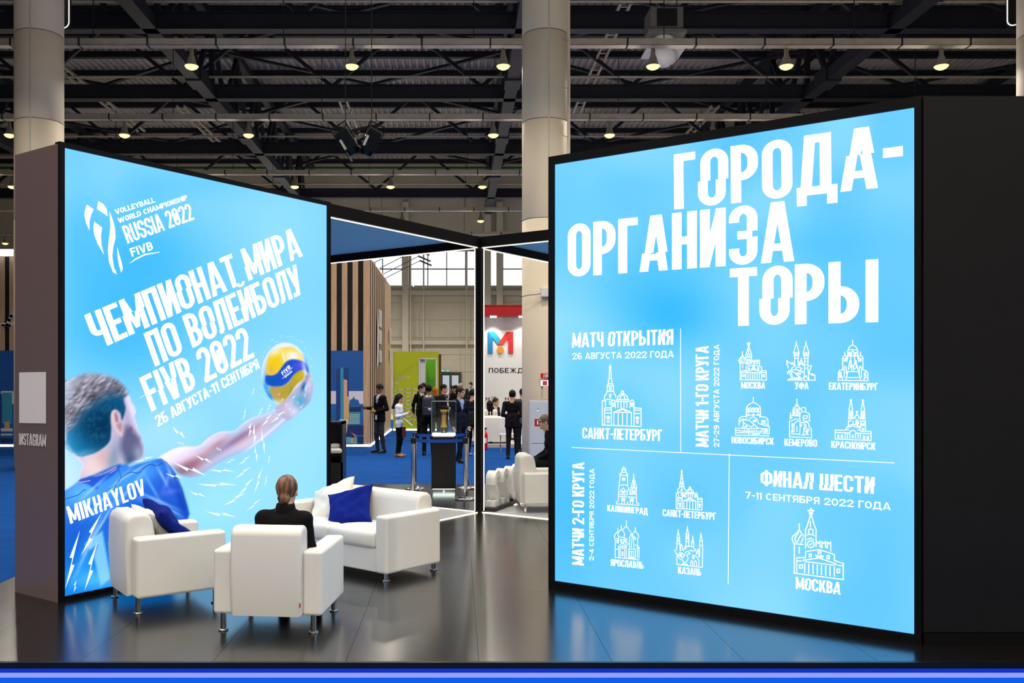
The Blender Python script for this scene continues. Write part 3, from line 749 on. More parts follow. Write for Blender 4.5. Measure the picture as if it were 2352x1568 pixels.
EKB = P_('''1781,100 1781,150
1735,205 1740,180 1755,165 1781,150 1808,165 1825,180 1830,205
1728,300 1728,212 1740,203 1825,203 1838,212 1838,300
1738,270 1738,235 1750,228 1755,270 1738,270
1770,270 1770,228 1782,215 1795,228 1795,270 1770,270
1812,270 1812,232 1822,228 1830,235 1830,270 1812,270
1760,310 1760,240
1802,310 1802,240
1697,230 1697,262 1678,280 1672,300 1675,395
1697,262 1715,275 1720,300 1720,330
1867,230 1867,262 1850,275 1845,300 1845,330
1867,262 1888,280 1893,300 1893,395
1690,500 1690,395 1700,378 1712,395 1712,460
1852,460 1852,395 1864,378 1877,395 1877,500
1675,395 1675,420 1640,425 1628,450 1628,500
1893,395 1893,420 1930,430 1945,455 1945,505
1643,488 1643,450 1655,445 1660,488 1643,488
1908,488 1908,450 1918,445 1925,488 1908,488
1735,420 1738,385 1745,350 1768,350 1775,385 1772,425
1795,425 1792,385 1800,350 1822,350 1832,385 1838,420
1750,365 1765,380 1750,400
1815,360 1825,385 1810,405
1775,375 1792,375
1725,438 1850,438
1728,445 1715,500
1845,445 1860,500
1710,525 1710,502 1865,502 1865,525
1625,525 1625,502 1670,500 1670,525
1905,525 1905,505 1948,505 1948,530
1622,532 1950,537''')+[R(1690, 295, 1705, 325), R(1860, 295, 1873, 325), O(1757, 330, 10, 10), O(1812, 330, 10, 10)]
NSK = P_('''708,717 708,765
632,905 632,840 640,815 665,790 708,768 750,790 780,815 786,840 786,900
645,830 660,838 675,828 692,838 708,828 725,838 742,828 758,838 775,830
640,873 780,873
628,912 635,898 655,893 672,912 628,912
745,908 760,895 780,898 788,912 745,908
690,908 708,895 728,908 690,908
555,1020 555,945 580,925 630,920
638,912 638,935
780,912 780,935
790,925 840,930 865,955 870,1020
668,945 708,925 745,945 760,975 762,1000
570,985 570,965 580,955 590,965
795,1000 865,1005
598,950 602,1020 582,1050
600,950 615,962 628,950 640,965 660,960 760,1045
602,985 640,1015 690,1035 720,1010
605,1045 640,1015 635,1048
515,1115 515,1048 640,1052 770,1050 805,1052 795,1090 770,1112 700,1115
515,1070 640,1085 790,1080
515,1095 660,1100 780,1100
660,1052 660,1115
770,1000 830,1020 880,1030 880,1108
815,1055 862,1055
808,1105 880,1110
515,1122 880,1132''')+[R(x, 845, x+17, 866) for x in (645, 678, 712, 748)]+[R(708, 960, 720, 980), R(725, 960, 737, 980), R(800, 965, 815, 985), R(825, 965, 840, 985), R(820, 1068, 838, 1092), R(845, 1068, 860, 1092)]+[[(x, 1068), (x, 1073)] for x in range(615, 750, 26)]
KEM = P_('''1180,733 1180,785 1168,798 1180,812 1192,798 1180,785
1142,835 1150,822 1180,812 1205,822 1215,838
1135,905 1135,855 1142,840
1150,850 1165,835 1180,850 1195,838 1212,850
1202,862 1202,905
1125,912 1205,918
1110,882 1110,915 1120,930 1110,942 1103,930 1110,915
1100,1138 1100,975 1130,968 1160,950 1195,952
1105,950 1130,935
1150,1090 1150,1010 1170,978 1200,972
1120,1095 1130,1060 1125,1000
1138,1095 1130,1060 1138,1000
1180,1030 1180,1085
1120,1112 1195,1112
1230,875 1215,890 1210,935 1215,975 1212,1025 1225,1030 1235,985
1270,872 1310,890 1318,920 1312,945 1320,970 1280,975 1245,960
1250,915 1295,915 1285,945 1245,945 1250,915
1235,985 1290,985 1310,1005 1312,1030 1335,1060 1338,1140
1215,1035 1208,1120
1260,1000 1250,1120
1275,1005 1280,1040 1262,1060
1230,1120 1255,1125
1265,1115 1305,1118
1100,1142 1340,1152''')+[R(1145, 862, 1155, 900), R(1172, 862, 1188, 905), O(1252, 848, 24), O(1298, 1068, 12, 10), O(1278, 1082, 6, 8), O(1290, 1098, 7, 8)]
KRS = P_('''1763,742 1745,840 1740,950
1763,742 1780,845 1785,950
1763,738 1771,747 1763,756 1755,747 1763,738
1750,880 1763,862 1775,880
1892,745 1874,843 1869,953
1892,745 1909,848 1914,953
1892,741 1900,750 1892,759 1884,750 1892,741
1879,883 1892,865 1904,883
1740,965 1735,1010
1740,965 1752,972 1765,962
1828,865 1820,872 1828,880 1836,872 1828,865
1795,945 1808,938 1808,922 1828,900 1848,922 1848,938 1865,945
1828,880 1828,900
1815,970 1828,955 1842,970
1868,1040 1868,970 1880,978 1895,968 1908,978 1920,970 1920,1075
1710,1055 1725,1030 1760,1012 1785,1008 1820,1012 1850,1030 1862,1058
1785,975 1785,1008
1730,1040 1785,1025 1845,1042
1592,1165 1592,1070 1705,1072 1705,1065 1735,1065
1835,1068 1865,1070 1865,1082 1980,1085 1980,1182
1600,1095 1740,1100 1765,1075 1800,1075 1825,1103 1975,1110
1592,1165 1980,1182''')+[R(1755, 890, 1770, 945), R(1884, 893, 1899, 948), O(1829, 995, 16), O(1829, 995, 8, 8), R(1878, 998, 1890, 1020), R(1897, 998, 1908, 1020), R(1887, 1050, 1900, 1068), R(1775, 1125, 1790, 1150), R(1620, 1122, 1633, 1150), R(1658, 1122, 1672, 1150), R(1898, 1135, 1912, 1165), R(1938, 1138, 1952, 1168)]+[[(x, 1105), (x, 1157)] for x in (1700, 1725, 1752, 1812, 1840, 1865)]
KGD = P_('''751,203 751,220
728,238 735,222 751,215 768,222 775,238 728,238
732,240 732,265
770,240 770,265
722,265 722,285 705,285 705,300 797,302 797,288 780,285 780,265 722,265
710,302 692,480
790,302 797,430
712,412 750,405 785,412
863,285 863,320 832,435 897,440 863,320
832,435 832,515
893,440 893,605
855,440 863,350 872,440
692,515 692,500 715,475 735,450 748,442 762,465 782,490
692,515 785,518
790,515 790,480 805,450 820,480 820,515
805,440 805,455
840,515 850,508 860,515 870,508 882,515
705,545 718,535 730,545 742,535 755,545 768,535 785,545
800,550 815,540 828,550 842,540 855,552 868,542 882,553
690,515 690,585
668,615 668,600 690,588
893,605 920,618 920,635
668,620 918,636''')+[O(863, 458, 16, 12), R(735, 330, 748, 355), R(755, 330, 765, 355), R(730, 478, 742, 500), R(748, 478, 760, 500), R(850, 480, 860, 500), R(868, 480, 880, 500), R(727, 560, 740, 585), R(750, 560, 762, 585), R(822, 565, 835, 590), R(845, 565, 858, 590)]+[[(x, 598), (x, 616)] for x in (730, 758, 792, 825, 852)]
YAR = P_('''779,810 779,870 735,915
779,870 828,935
683,895 683,930 655,960 645,985 655,1020 653,1222
722,865 722,905 690,940 682,965 695,995 690,1055
722,905 750,935 762,965 748,1000 750,1060
880,888 880,925 912,965 918,990 905,1020 908,1100
880,925 860,950
665,1010 688,1012
700,992 745,998
762,1045 762,1000
705,1085 735,1060 770,1090 805,1068
665,1135 690,1120
880,1080 905,1100
690,1100 715,1100
757,1105 785,1105
900,1118 928,1120
828,975 815,1000 815,1120
852,975 880,1000 885,1020 868,1010
845,985 835,1110
860,1000 865,1120
812,1000 825,985
840,1165 840,1215
653,1222 922,1250''')+[[(x, 1100), (x, 1228)] for x in (695, 710, 762, 780, 905, 922)]+[R(672, 1030, 688, 1060), R(715, 1020, 730, 1050), R(770, 1015, 785, 1060), R(730, 1090, 743, 1125), R(730, 1160, 743, 1205), O(840, 962, 11, 10), R(805, 1130, 882, 1232), R(818, 1155, 862, 1222)]
KZN = P_('''1362,910 1363,930 1350,1000 1348,1080 1345,1140
1363,930 1378,1000 1382,1080 1385,1150
1345,1065 1385,1075
1348,1000 1382,1005
1466,873 1466,895 1452,965 1450,1040 1450,1130
1466,895 1482,965 1484,1050 1480,1100
1450,965 1482,968
1450,1040 1484,1048
1619,948 1619,965 1605,1035 1605,1110 1605,1215
1619,965 1635,1035 1638,1110 1635,1335
1605,1035 1636,1040
1605,1085 1638,1092
1526,985 1526,1010 1515,1050 1515,1090
1526,1010 1537,1050 1537,1095
1515,1050 1537,1053
1390,1150 1390,1110 1399,1075 1412,1105 1412,1135
1420,1145 1445,1100 1490,1095 1530,1105 1560,1140 1570,1185
1490,1150 1510,1140 1525,1155 1545,1145
1575,1185 1583,1130 1595,1150 1597,1215
1520,1200 1550,1200 1580,1225 1597,1265 1595,1325
1505,1305 1505,1270 1515,1258 1525,1270 1525,1308
1545,1310 1545,1275 1558,1258 1570,1275 1570,1315
1520,1225 1535,1240 1545,1225 1535,1215 1520,1225
1322,1138 1335,1170 1355,1200 1375,1235 1410,1250
1340,1180 1365,1190 1385,1215
1375,1170 1410,1175 1430,1200 1415,1230 1390,1205 1375,1170
1435,1200 1445,1165 1470,1155 1500,1180 1475,1185 1460,1200 1475,1230 1465,1260 1440,1280 1445,1300
1410,1250 1425,1275 1410,1300 1465,1300
1395,1175 1405,1225
1348,1210 1348,1300 1635,1335''')+[R(1357, 1020, 1372, 1045), R(1458, 985, 1473, 1015)]
def icon(S_, c, src=None, dst=None, w=.0062):
    mb = MB()
    if src:
        A = [Vector(PRW.map(*cc)) for cc in src]; B = [Vector(PRW.map(*cc)) for cc in dst]
        M = Matrix(((A[1].x-A[0].x, A[2].x-A[0].x), (A[1].y-A[0].y, A[2].y-A[0].y))).inverted()
    for l in S_:
        q = [Vector(PRW.map(*c(*p))) for p in l]
        if src:
            o = []
            for p in q:
                k = M @ (p-A[0]); o.append(B[0]+(B[1]-B[0])*k.x+(B[2]-B[0])*k.y)
            q = o
        stroke(mb, q, w, YT1)
    return mb.build('city_emblem', m_ink, sc)
icon(SPB, cA, w=.0075)
icon(MSK, cD, w=.0072)
for s, c in ((UFA, cB), (EKB, cB), (NSK, cB), (KEM, cB), (KRS, cB), (KGD, cC), (YAR, cC), (KZN, cC)): icon(s, c, w=.0058)
icon(SPB, cA, (cA(541, 1168), cA(962, 1184), cA(627, 513)), (cC(1340, 672), cC(1630, 690), cC(1403, 240)), w=.0058)
icon(MSK, cD, (cD(710, 1200), cD(1208, 1265), cD(884, 583)), (cB(563, 527), cB(850, 530), cB(658, 140)), w=.0058)
# plain dark return wall to the right of it
dw = thing('stand_partition', 'plain dark wall of the stand beside the host city light wall', 'partition', (PRW.p.x+PRW.u.x*PRW.len+.012, PRW.p.y+PRW.u.y*PRW.len, 0))
MB().box(0, 1.25, 0, .04, .09, WH).build('partition_sheet', m_wall, dw); MB().box(1.253, 4.2, 0, .04, .09, WH).build('partition_sheet', m_wall, dw)
MB().box(0, 4.2, .012, .3, 0, WH-.01).build('partition_core', m_rim, dw)
MB().box(0, 4.2, -.006, .03, 0, .085).build('plinth', m_rim, dw)
def catmull_open(p, n=5):
    q = [p[0]]+list(p)+[p[-1]]; o = []
    for k in range(1, len(q)-2):
        a, b, c, d = (np.array(v, float) for v in q[k-1:k+3])
        for i in range(n):
            t = i/n; o.append(tuple(.5*((2*b)+(c-a)*t+(2*a-5*b+4*c-d)*t*t+(3*b-a-3*c+d)*t**3)))
    return o+[tuple(p[-1])]
# ---- left light wall: printed player, ball, title
lwt = thing('lightbox', 'tall backlit blue wall with a printed volleyball player, on the left', 'lightbox', (PLW.p.x, PLW.p.y, 0), PLW.rz)
cv = Canvas(PLW, (146, 345), (750, 468), (146, 1363), (750, 1249), 250, 370)
px, py = cv.px, cv.py
cv.fill((128, 216, 255))
n1 = noise2(9, 9, 240, 5, px+60, py+30); n2 = noise2(13, 13, 110, 18, px, py)
cv.lay(np.clip((n1*.7+n2*.3-.4)*2.2, 0, 1), (160, 230, 255))
for x, y, rx, ry, a in ((330, 600, 150, 140, .8), (260, 720, 140, 160, .75), (300, 760, 120, 100, .4), (180, 560, 60, 200, .4), (460, 420, 150, 40, .3)): cv.blob(x, y, rx, ry, (62, 190, 250), a)
cv.blob(640, 520, 110, 120, (160, 232, 255), .6); cv.blob(700, 1000, 90, 260, (160, 235, 255), .6); cv.blob(480, 1150, 160, 120, (165, 238, 255), .9)
mm = lambda c, s, soft=2.0, smooth=True: cv.mask([c(*map(float, p.split(','))) for p in s.split()], soft, smooth)
hn = noise2(90, 90, 3.2, 31, (px*.75+py*.66), (py*.75-px*.66)*.22)*.6+.4*noise2(90, 90, 3.0, 77, (px*.3+py*.95), (py*.3-px*.95)*.3)           # hair-like streaks
fine = noise2(60, 60, 6, 44, px, py)
cv.blob(150, 1090, 60, 80, (220, 248, 255), .8); cv.blob(350, 1000, 90, 70, (190, 240, 255), .6)
# arm
arm = mm(c7, '790,1075 880,1010 980,975 1110,970 1190,905 1290,855 1390,850 1450,800 1530,750 1640,715 1740,665 1820,600 1900,560 1960,600 1900,690 1840,740 1750,820 1650,900 1560,960 1480,1010 1380,1045 1300,1085 1240,1120 1150,1180 1060,1215 960,1185 900,1130', 1.6)
cv.lay(mm(c7, '960,1180 1150,1170 1300,1080 1480,1010 1650,900 1850,740 1700,900 1500,1040 1330,1160 1200,1260 1080,1400 1010,1330', 20), (150, 225, 238), .7)
cv.lay(arm, (236, 214, 224))
top = np.clip((-(px-470)*.60-(py-1015)*1.0+20)/34, 0, 1)*arm
cv.lay(top, (255, 250, 252), .95)
cv.blob(445, 1065, 70, 13, (186, 138, 160), .85, -32, arm); cv.blob(560, 1000, 60, 12, (186, 150, 178), .8, -33, arm); cv.blob(420, 1085, 40, 16, (170, 120, 140), .6, -10, arm)
cv.blob(510, 1030, 60, 10, (140, 170, 205), .6, -35, arm); cv.blob(640, 965, 50, 10, (150, 175, 205), .6, -38, arm); cv.blob(520, 985, 50, 5, (205, 165, 180), .6, -30, arm)
al = np.clip(1-cv.dist(catmull([c7(*map(float, p.split(','))) for p in '790,1075 880,1010 980,975 1110,970 1190,905 1290,855 1390,850 1450,800 1530,750 1640,715 1740,665 1820,600 1900,560 1960,600 1900,690 1840,740 1750,820 1650,900 1560,960 1480,1010 1380,1045 1300,1085 1240,1120 1150,1180 1060,1215 960,1185 900,1130'.split()]))/16, 0, 1)
lowside = np.clip(((px-470)*.60+(py-1015)*1.0)/16, 0, 1)
cv.lay(arm*al*lowside, (136, 190, 226), .75); cv.blob(430, 1072, 34, 12, (150, 96, 120), .7, -25, arm); cv.blob(548, 1006, 44, 6, (150, 112, 150), .7, -34, arm); cv.blob(500, 1020, 26, 8, (176, 126, 150), .6, -34, arm)
# neck and face
face = mm(c3, '520,430 700,290 750,360 788,430 792,465 775,510 802,580 818,650 857,715 855,750 878,820 872,900 835,940 720,995 690,1005 600,995 420,1080 240,1140 235,1060 250,980 150,860 300,830 520,750', 1.4)
cv.lay(face, (206, 196, 214))
cv.blob(215, 1070, 34, 36, (250, 226, 216), .95, 0, face); cv.blob(240, 1050, 22, 22, (226, 178, 168), .6, 0, face); cv.blob(262, 1050, 14, 44, (120, 150, 178), .7, 12, face)
cv.blob(302, 940, 9, 30, (226, 214, 232), .8, -18, face); cv.blob(300, 1000, 9, 60, (176, 160, 192), .7, -12, face)
cv.lay(mm(c3, '650,720 700,600 760,640 815,690 850,740 876,830 868,900 815,950 725,1000 680,930 640,830', 8)*face, (86, 88, 132), .85)
cv.blob(318, 1040, 12, 18, (180, 184, 206), .7, 0, face); cv.blob(300, 1062, 12, 16, (20, 90, 130), .6, 0, face)
cv.lay(mm(c3, '700,300 740,370 780,440 785,480 765,500 730,430', 4)*face, (244, 240, 248), .7); cv.blob(301, 985, 4, 6, (86, 70, 100), .6, 0, face)
# hair
hair = mm(c3, '60,210 130,140 200,100 330,68 450,80 560,110 640,160 700,230 712,290 672,330 690,430 655,540 640,480 600,440 560,450 540,520 545,640 525,760 420,850 310,890 220,900 110,830 60,740', 2.2)
cv.lay(hair, (20, 92, 138))
cv.blob(160, 1030, 50, 40, (24, 140, 190), .9, 0, hair); cv.blob(150, 1000, 22, 60, (70, 170, 215), .6, 0, hair); cv.blob(185, 1045, 40, 10, (120, 205, 235), .6, -15, hair)
hm = mm(c3, '60,210 130,140 200,100 330,68 450,80 560,110 640,160 705,230 715,290 690,300 600,270 520,290 430,330 340,400 250,480 170,600 60,620', 14)*hair
cv.lay(hm, (126, 122, 136)); cv.lay(hm*np.clip((hn-.45)*3, 0, 1), (214, 214, 226), .75); cv.lay(hm*np.clip((.42-hn)*3.5, 0, 1), (64, 62, 78), .8)
cv.blob(152, 900, 18, 60, (226, 238, 250), .6, 25, hair); cv.blob(205, 868, 70, 8, (190, 186, 196), .5, -6, hair); cv.blob(245, 905, 50, 16, (50, 52, 70), .5, -20, hm)
cv.blob(148, 1010, 5, 50, (230, 250, 255), .9, 0)
rim = np.exp(-np.abs(cv.dist(catmull([c3(*map(float, p.split(','))) for p in '-60,260 60,210 130,140 200,100 330,68 450,80 560,110 640,160 700,230 712,290 750,360 788,430 792,465 775,510 802,580 818,650 857,715 855,750 878,820 872,900 835,940 720,995 600,1100 240,1160 235,1060 250,980 150,860 60,760 -60,740'.split()]))/3.2))
cv.lay(rim*np.maximum(face, hair), (246, 250, 255), .75)
cv.blob(232, 975, 50, 50, (6, 48, 84), .85, 0, hair*(1-hm)); cv.lay(hair*(1-hm)*np.clip((fine-.55)*3, 0, 1), (40, 120, 166), .35)
armrim = np.exp(-np.abs(cv.dist(catmull([c7(*map(float, p.split(','))) for p in '790,1075 880,1010 980,975 1110,970 1190,905 1290,855 1390,850 1450,800 1530,750 1640,715 1740,665 1820,600 1900,640 1500,1000 1000,1400'.split()]))/4.0))
cv.lay(armrim*arm, (255, 255, 255), .8)
# ear
ear = mm(c3, '545,490 558,452 590,440 615,468 630,530 660,585 670,640 655,708 625,690 585,625 550,560', 2)
cv.lay(ear, (226, 190, 192)); cv.lay(mm(c3, '585,470 605,500 612,560 590,540', 3), (104, 84, 116), .8); cv.lay(mm(c3, '600,600 640,570 655,610 640,650', 4), (150, 116, 140), .6)
cv.lay(mm(c3, '560,470 575,458 572,540 600,620 640,690 600,650 560,560', 3), (250, 226, 222), .6)
# jersey
jer = mm(c3, '60,1265 180,1190 240,1135 350,1100 600,992 700,985 730,1012 800,985 860,970 960,940 1040,925 1100,970 1190,1080 1260,1230 1310,1400 1330,1480 1300,1560 1250,1750 1150,2000 1100,2300 60,2300', 2.5, False)
cv.lay(jer, (34, 112, 216))
cv.blob(190, 1130, 60, 40, (110, 205, 250), .85, -25, jer); cv.blob(330, 1090, 60, 22, (86, 180, 246), .7, -20, jer); cv.blob(270, 1110, 30, 60, (90, 190, 248), .5, 30, jer)
cv.blob(390, 1120, 34, 40, (52, 96, 214), .9, 0, jer); cv.blob(365, 1165, 50, 18, (24, 78, 190), .7, 0, jer); cv.blob(340, 1150, 60, 8, (110, 160, 240), .6, 18, jer); cv.blob(385, 1100, 5, 22, (130, 180, 250), .6, 20, jer); cv.blob(398, 1128, 26, 6, (120, 150, 240), .5, -10, jer)
cv.lay(mm(c3, '235,1140 350,1100 600,995 640,990 580,1080 430,1180 400,1230 300,1180 240,1165', 3), (34, 88, 208), .9)
cv.lay(mm(c3, '360,1095 480,1060 600,1000 560,1040 420,1095', 3), (250, 226, 216), .8)
cv.lay(np.clip((py-1220)/70, 0, 1)*jer, (8, 140, 226), .8); cv.blob(170, 1260, 30, 80, (30, 80, 200), .5, 10, jer); cv.blob(215, 1330, 60, 24, (90, 205, 250), .8, 0, jer); cv.blob(190, 1290, 20, 60, (60, 180, 240), .5, 20, jer)
cv.lay(mm(crop(130, 1130, 5.809), '380,690 610,515 720,1150 590,1250 500,860 545,700 450,770', 3, False)*jer, (150, 222, 252), .85)
for x, y, L_, w_, r, a in ((250, 1130, 60, 3, -48, .8), (215, 1120, 40, 3, -42, .7), (305, 1085, 50, 3, -32, .6), (235, 1200, 60, 3, -60, .8), (205, 1250, 70, 4, -66, .7), (372, 1092, 26, 3, 62, .7), (390, 1085, 22, 3, 66, .6), (408, 1098, 20, 3, 66, .5), (350, 1120, 36, 3, 60, .5), (365, 1150, 50, 3, 24, .7), (395, 1172, 36, 3, 30, .6), (300, 1120, 60, 4, -50, .5)):
    cv.blob(x, y, L_, w_, (176, 226, 255), a, r, jer)
cv.blob(420, 1160, 10, 60, (20, 60, 180), .7, -18, jer); cv.blob(330, 1180, 60, 14, (18, 66, 180), .6, -10, jer); cv.blob(250, 1165, 40, 10, (70, 160, 240), .6, -25, jer)
# ball
ball = np.clip((1-np.hypot((px-655)/54.5, (py-859)/72.5))*30+.5, 0, 1)
cv.lay(ball, (238, 246, 250)); cv.blob(612, 880, 10, 50, (40, 150, 215), .8, 8, ball); cv.blob(618, 915, 12, 24, (20, 140, 205), .9, 20, ball); cv.blob(706, 830, 7, 40, (70, 160, 230), .8, -8, ball)
ylw = mm(c4, '410,780 415,600 470,420 600,330 700,300 880,290 1000,380 1055,440 1050,540 900,505 780,535 700,620 600,750 500,800', 2.5)*ball
cv.lay(ylw, (250, 214, 60)); cv.blob(638, 832, 22, 22, (246, 208, 20), .9, 0, ylw); cv.blob(672, 818, 20, 14, (255, 255, 250), .95, 0, ylw); cv.blob(630, 806, 18, 10, (255, 252, 235), .8, -20, ylw); cv.blob(652, 822, 3, 14, (255, 255, 240), .8, -15, ylw); cv.blob(622, 850, 10, 14, (226, 178, 80), .6, 0, ylw)
ol = mm(c4, '480,985 560,1000 690,990 800,930 880,810 950,730 1060,710 1120,760 1080,850 960,960 860,1090 790,1200 680,1310 560,1240 480,1100', 2.5)*ball
cv.lay(ol, (186, 166, 60)); cv.blob(690, 863, 14, 10, (214, 190, 20), .8, -30, ol); cv.blob(632, 905, 14, 12, (196, 160, 110), .8, 0, ol); cv.blob(640, 925, 20, 8, (236, 220, 190), .8, 0, ol); cv.blob(668, 905, 4, 14, (130, 126, 40), .7, 10, ol)
band = mm(c4, '400,800 500,800 600,755 700,625 780,540 900,508 1050,545 1120,600 1180,720 1180,790 1110,710 1000,715 900,790 800,920 700,985 580,1000 480,985 400,930', 2)*ball
cv.lay(band, (34, 84, 196)); cv.blob(625, 875, 20, 12, (10, 92, 190), .8, 0, band); cv.blob(690, 838, 18, 12, (92, 92, 226), .8, -25, band)
cv.blob(700, 850, 5, 26, (235, 246, 255), .7, -12, ball)
# hand: thumb in front of the ball, fingers behind its right edge
hand = mm(c4, '560,1400 700,1290 800,1190 900,1070 1010,950 1090,850 1130,790 1180,760 1215,800 1200,860 1130,960 1100,1040 1130,1110 1170,960 1200,840 1230,900 1248,1010 1230,1130 1200,1260 1120,1350 1000,1450 880,1560 760,1600', 2.5)
cv.lay(hand, (196, 184, 206)); cv.blob(668, 925, 8, 26, (228, 214, 228), .8, 38, hand); cv.blob(690, 920, 18, 18, (70, 175, 210), .8, 0, hand); cv.blob(697, 888, 5, 12, (10, 90, 160), .8, 20, hand)
cv.blob(712, 880, 4, 16, (230, 210, 220), .8, 0, hand); cv.blob(705, 864, 4, 6, (150, 120, 140), .6, 0, hand); cv.blob(675, 945, 12, 12, (230, 240, 250), .7, 0, hand)
sc = cv.build(lwt, m_print, 0.0)
walls(lwt, PLW, cv.x0, cv.x1, cv.z0, cv.z1, .66, m_side)
W(PLW, sc, 'VOLLEYBALL', cL, (499, 340), (832, 236), (484, 298), w=.74, t=.21, u=.18, gap=.06)
W(PLW, sc, 'WORLD CHAMPIONSHIP', cL, (523, 415), (1105, 215), (510, 372), w=.70, t=.21, u=.18, gap=.06)
W(PLW, sc, 'RUSSIA 2022', cL, (598, 587), (1163, 381), (545, 440), w=.46, t=.16, u=.13, gap=.05)
W(PLW, sc, 'FIVB', cL, (635, 697), (817, 634), (612, 628), w=.62, t=.17, u=.17, gap=.1)
LT = dict(w=.44, t=.155, u=.135, gap=.045)
W(PLW, sc, 'ЧЕМПИОНАТ МИРА', cL, (342, 1487), (2077, 690), (230, 1190), cut=(2, 5, 10), **LT)
W(PLW, sc, 'ПО ВОЛЕЙБОЛУ', lambda x, y: (x, y), c7(770, 347), cL(2090, 1000), cL(730, 1345), cut=(4, 7), **LT)
W(PLW, sc, 'FIVB 2022', c7, (742, 700), (1550, 268), (643, 437), cut=(1, 2), **LT)
W(PLW, sc, '26 АВГУСТА-11 СЕНТЯБРЯ', c7, (790, 818), (1590, 357), (760, 737), cut=(4, 15), **LT)
W(PLW, sc, 'MIKHAYLOV', c3, (136, 1580), (895, 1285), (92, 1410), w=.42, t=.14, u=.12, gap=.06, cut=(3,))
mb = MB()
for s in ('253,256 311,297 290,340 275,400 275,475 245,410 233,350 237,300', '350,228 390,250 420,290 430,355 338,293', '315,400 382,450 372,520 378,600 398,680 345,590 315,510 308,450',
          '443,312 470,380 490,450 495,540 475,620 468,690 480,780 508,845 475,830 440,740 430,640 440,540 452,440', '510,615 525,670 545,740 557,795 543,830 525,770 512,700'):
    MB().flat([PLW.map(*cL(*map(float, p.split(',')))) for p in s.split()], YT1).build('emblem_ribbon', m_ink, sc)
mb = MB(); mb.flat([PLW.map(*cL(*p)) for p in ((608, 757), (660, 712), (740, 672), (868, 655), (868, 660), (745, 684), (670, 720))], YT1); mb.build('emblem_swoosh', m_ink, sc)
mb = MB()
PLW.write(mb, 'FIVB', c4(700, 800), c4(840, 660), c4(668, 745), YT1, w=.6, t=.17, u=.17, gap=.12)
PLW.write(mb, 'APPROVED', c4(742, 848), c4(868, 735), c4(728, 822), YT1, w=.6, t=.16, u=.16, gap=.12)
stroke(mb, [PLW.map(*c4(*p)) for p in ((696, 858), (740, 790), (800, 720), (870, 660))], .004, YT1)
mb.build('ball_print', m_ink, sc)
m_spark = emit('spark_print', (242, 252, 255), 1.05)
def bolt(mb, a, b, w):
    a, b = Vector(a), Vector(b); d = b-a; n = Vector((-d.y, d.x)).normalized()*w
    m1 = a+d*.48; m2 = a+d*.58
    MB().flat([PLW.map(*p) for p in (a, m1+n*1.0, m1+n*.15, b, m2-n*1.0, m2-n*.15)], YT1+.0012).build('printed_spark', m_spark, sc)
B7 = [((905, 812), (1005, 910), 20), ((935, 930), (1000, 960), 8), ((1080, 1035), (1220, 1105), 16), ((900, 1090), (1175, 1205), 22), ((850, 1180), (990, 1225), 14), ((1185, 1150), (1395, 1170), 16), ((1090, 1265), (1415, 1275), 18), ((1035, 1318), (1170, 1370), 14),
      ((1160, 1478), (1405, 1525), 18), ((1300, 1435), (1480, 1335), 16), ((1410, 1370), (1545, 1210), 14), ((1385, 1225), (1525, 1130), 12), ((1425, 1115), (1515, 1045), 12), ((1540, 1350), (1615, 1130), 12), ((1565, 1100), (1555, 960), 12), ((1320, 1100), (1400, 1070), 9), ((1605, 820), (1625, 1040), 13), ((1550, 790), (1545, 960), 16),
      ((1500, 900), (1525, 780), 16), ((1600, 815), (1690, 715), 14), ((1670, 790), (1790, 690), 14), ((1625, 1280), (1650, 1190), 8), ((1480, 1480), (1600, 1380), 10), ((1455, 770), (1485, 670), 8), ((1570, 740), (1620, 660), 9), ((1525, 580), (1550, 510), 7), ((600, 1095), (760, 1050), 12), ((1245, 975), (1290, 1010), 9), ((1655, 1110), (1670, 1030), 7), ((1640, 700), (1680, 640), 8), ((640, 590), (700, 570), 6)]
mb = MB()
for a, b, w in B7: bolt(mb, c7(*a), c7(*b), w/3.409)
c5 = crop(130, 1130, 5.809)
for a, b, w in (((310, 505), (110, 1290), 46), ((545, 655), (370, 1310), 44), ((600, 270), (320, 850), 42), ((265, 1165), (225, 1330), 20)): bolt(mb, c5(*a), c5(*b), w/5.809)
for k in range(34):                                       # sparks circling the ball
    g = k*2.4; r = 1.1+.13*((k*5) % 4)/3; x, y = 655+54*r*math.cos(g), 859+72*r*math.sin(g); tx, ty = -54*math.sin(g), 72*math.cos(g); L = math.hypot(tx, ty)
    if x < 742: bolt(mb, (x-tx/L*4, y-ty/L*4), (x+tx/L*4, y+ty/L*4), .9)
for k in range(12): x, y = 640+(k*17) % 60, 905+(k*23) % 40; bolt(mb, (x-3, y+2), (x+4, y-2), 1.4)
mb = MB()
for l, w in (('70,1338 150,1310 215,1290 265,1245 290,1240', 1.4), ('600,995 640,1110 590,1190 500,1250', 1.0), ('560,1260 600,1180 660,1105 740,1065 820,1070 870,1020 940,985 1000,1000 1070,965', 1.4), ('1040,930 1110,980 1190,1090 1250,1240 1290,1400', 1.2), ('240,1140 350,1105 480,1060 600,995', 1.0)):
    mb = MB(); stroke(mb, [PLW.map(*p) for p in catmull_open([c3(*map(float, p.split(','))) for p in l.split()])], w*.0042, YT1+.002); mb.build('jersey_seam', emit('seam_print', (24, 84, 150), 1), sc)
mb = MB(); stroke(mb, [PLW.map(*c3(*p)) for p in ((215, 1168), (270, 1158), (330, 1148))], .008, YT1+.0015); mb.build('collar_trim', emit('trim_print', (236, 150, 214), 1), sc); mb = MB(); stroke(mb, [PLW.map(*c3(*p)) for p in ((540, 1072), (600, 1030))], .006, YT1+.0015)
mb.build('collar_trim', emit('trim_print', (236, 150, 214), 1), sc)
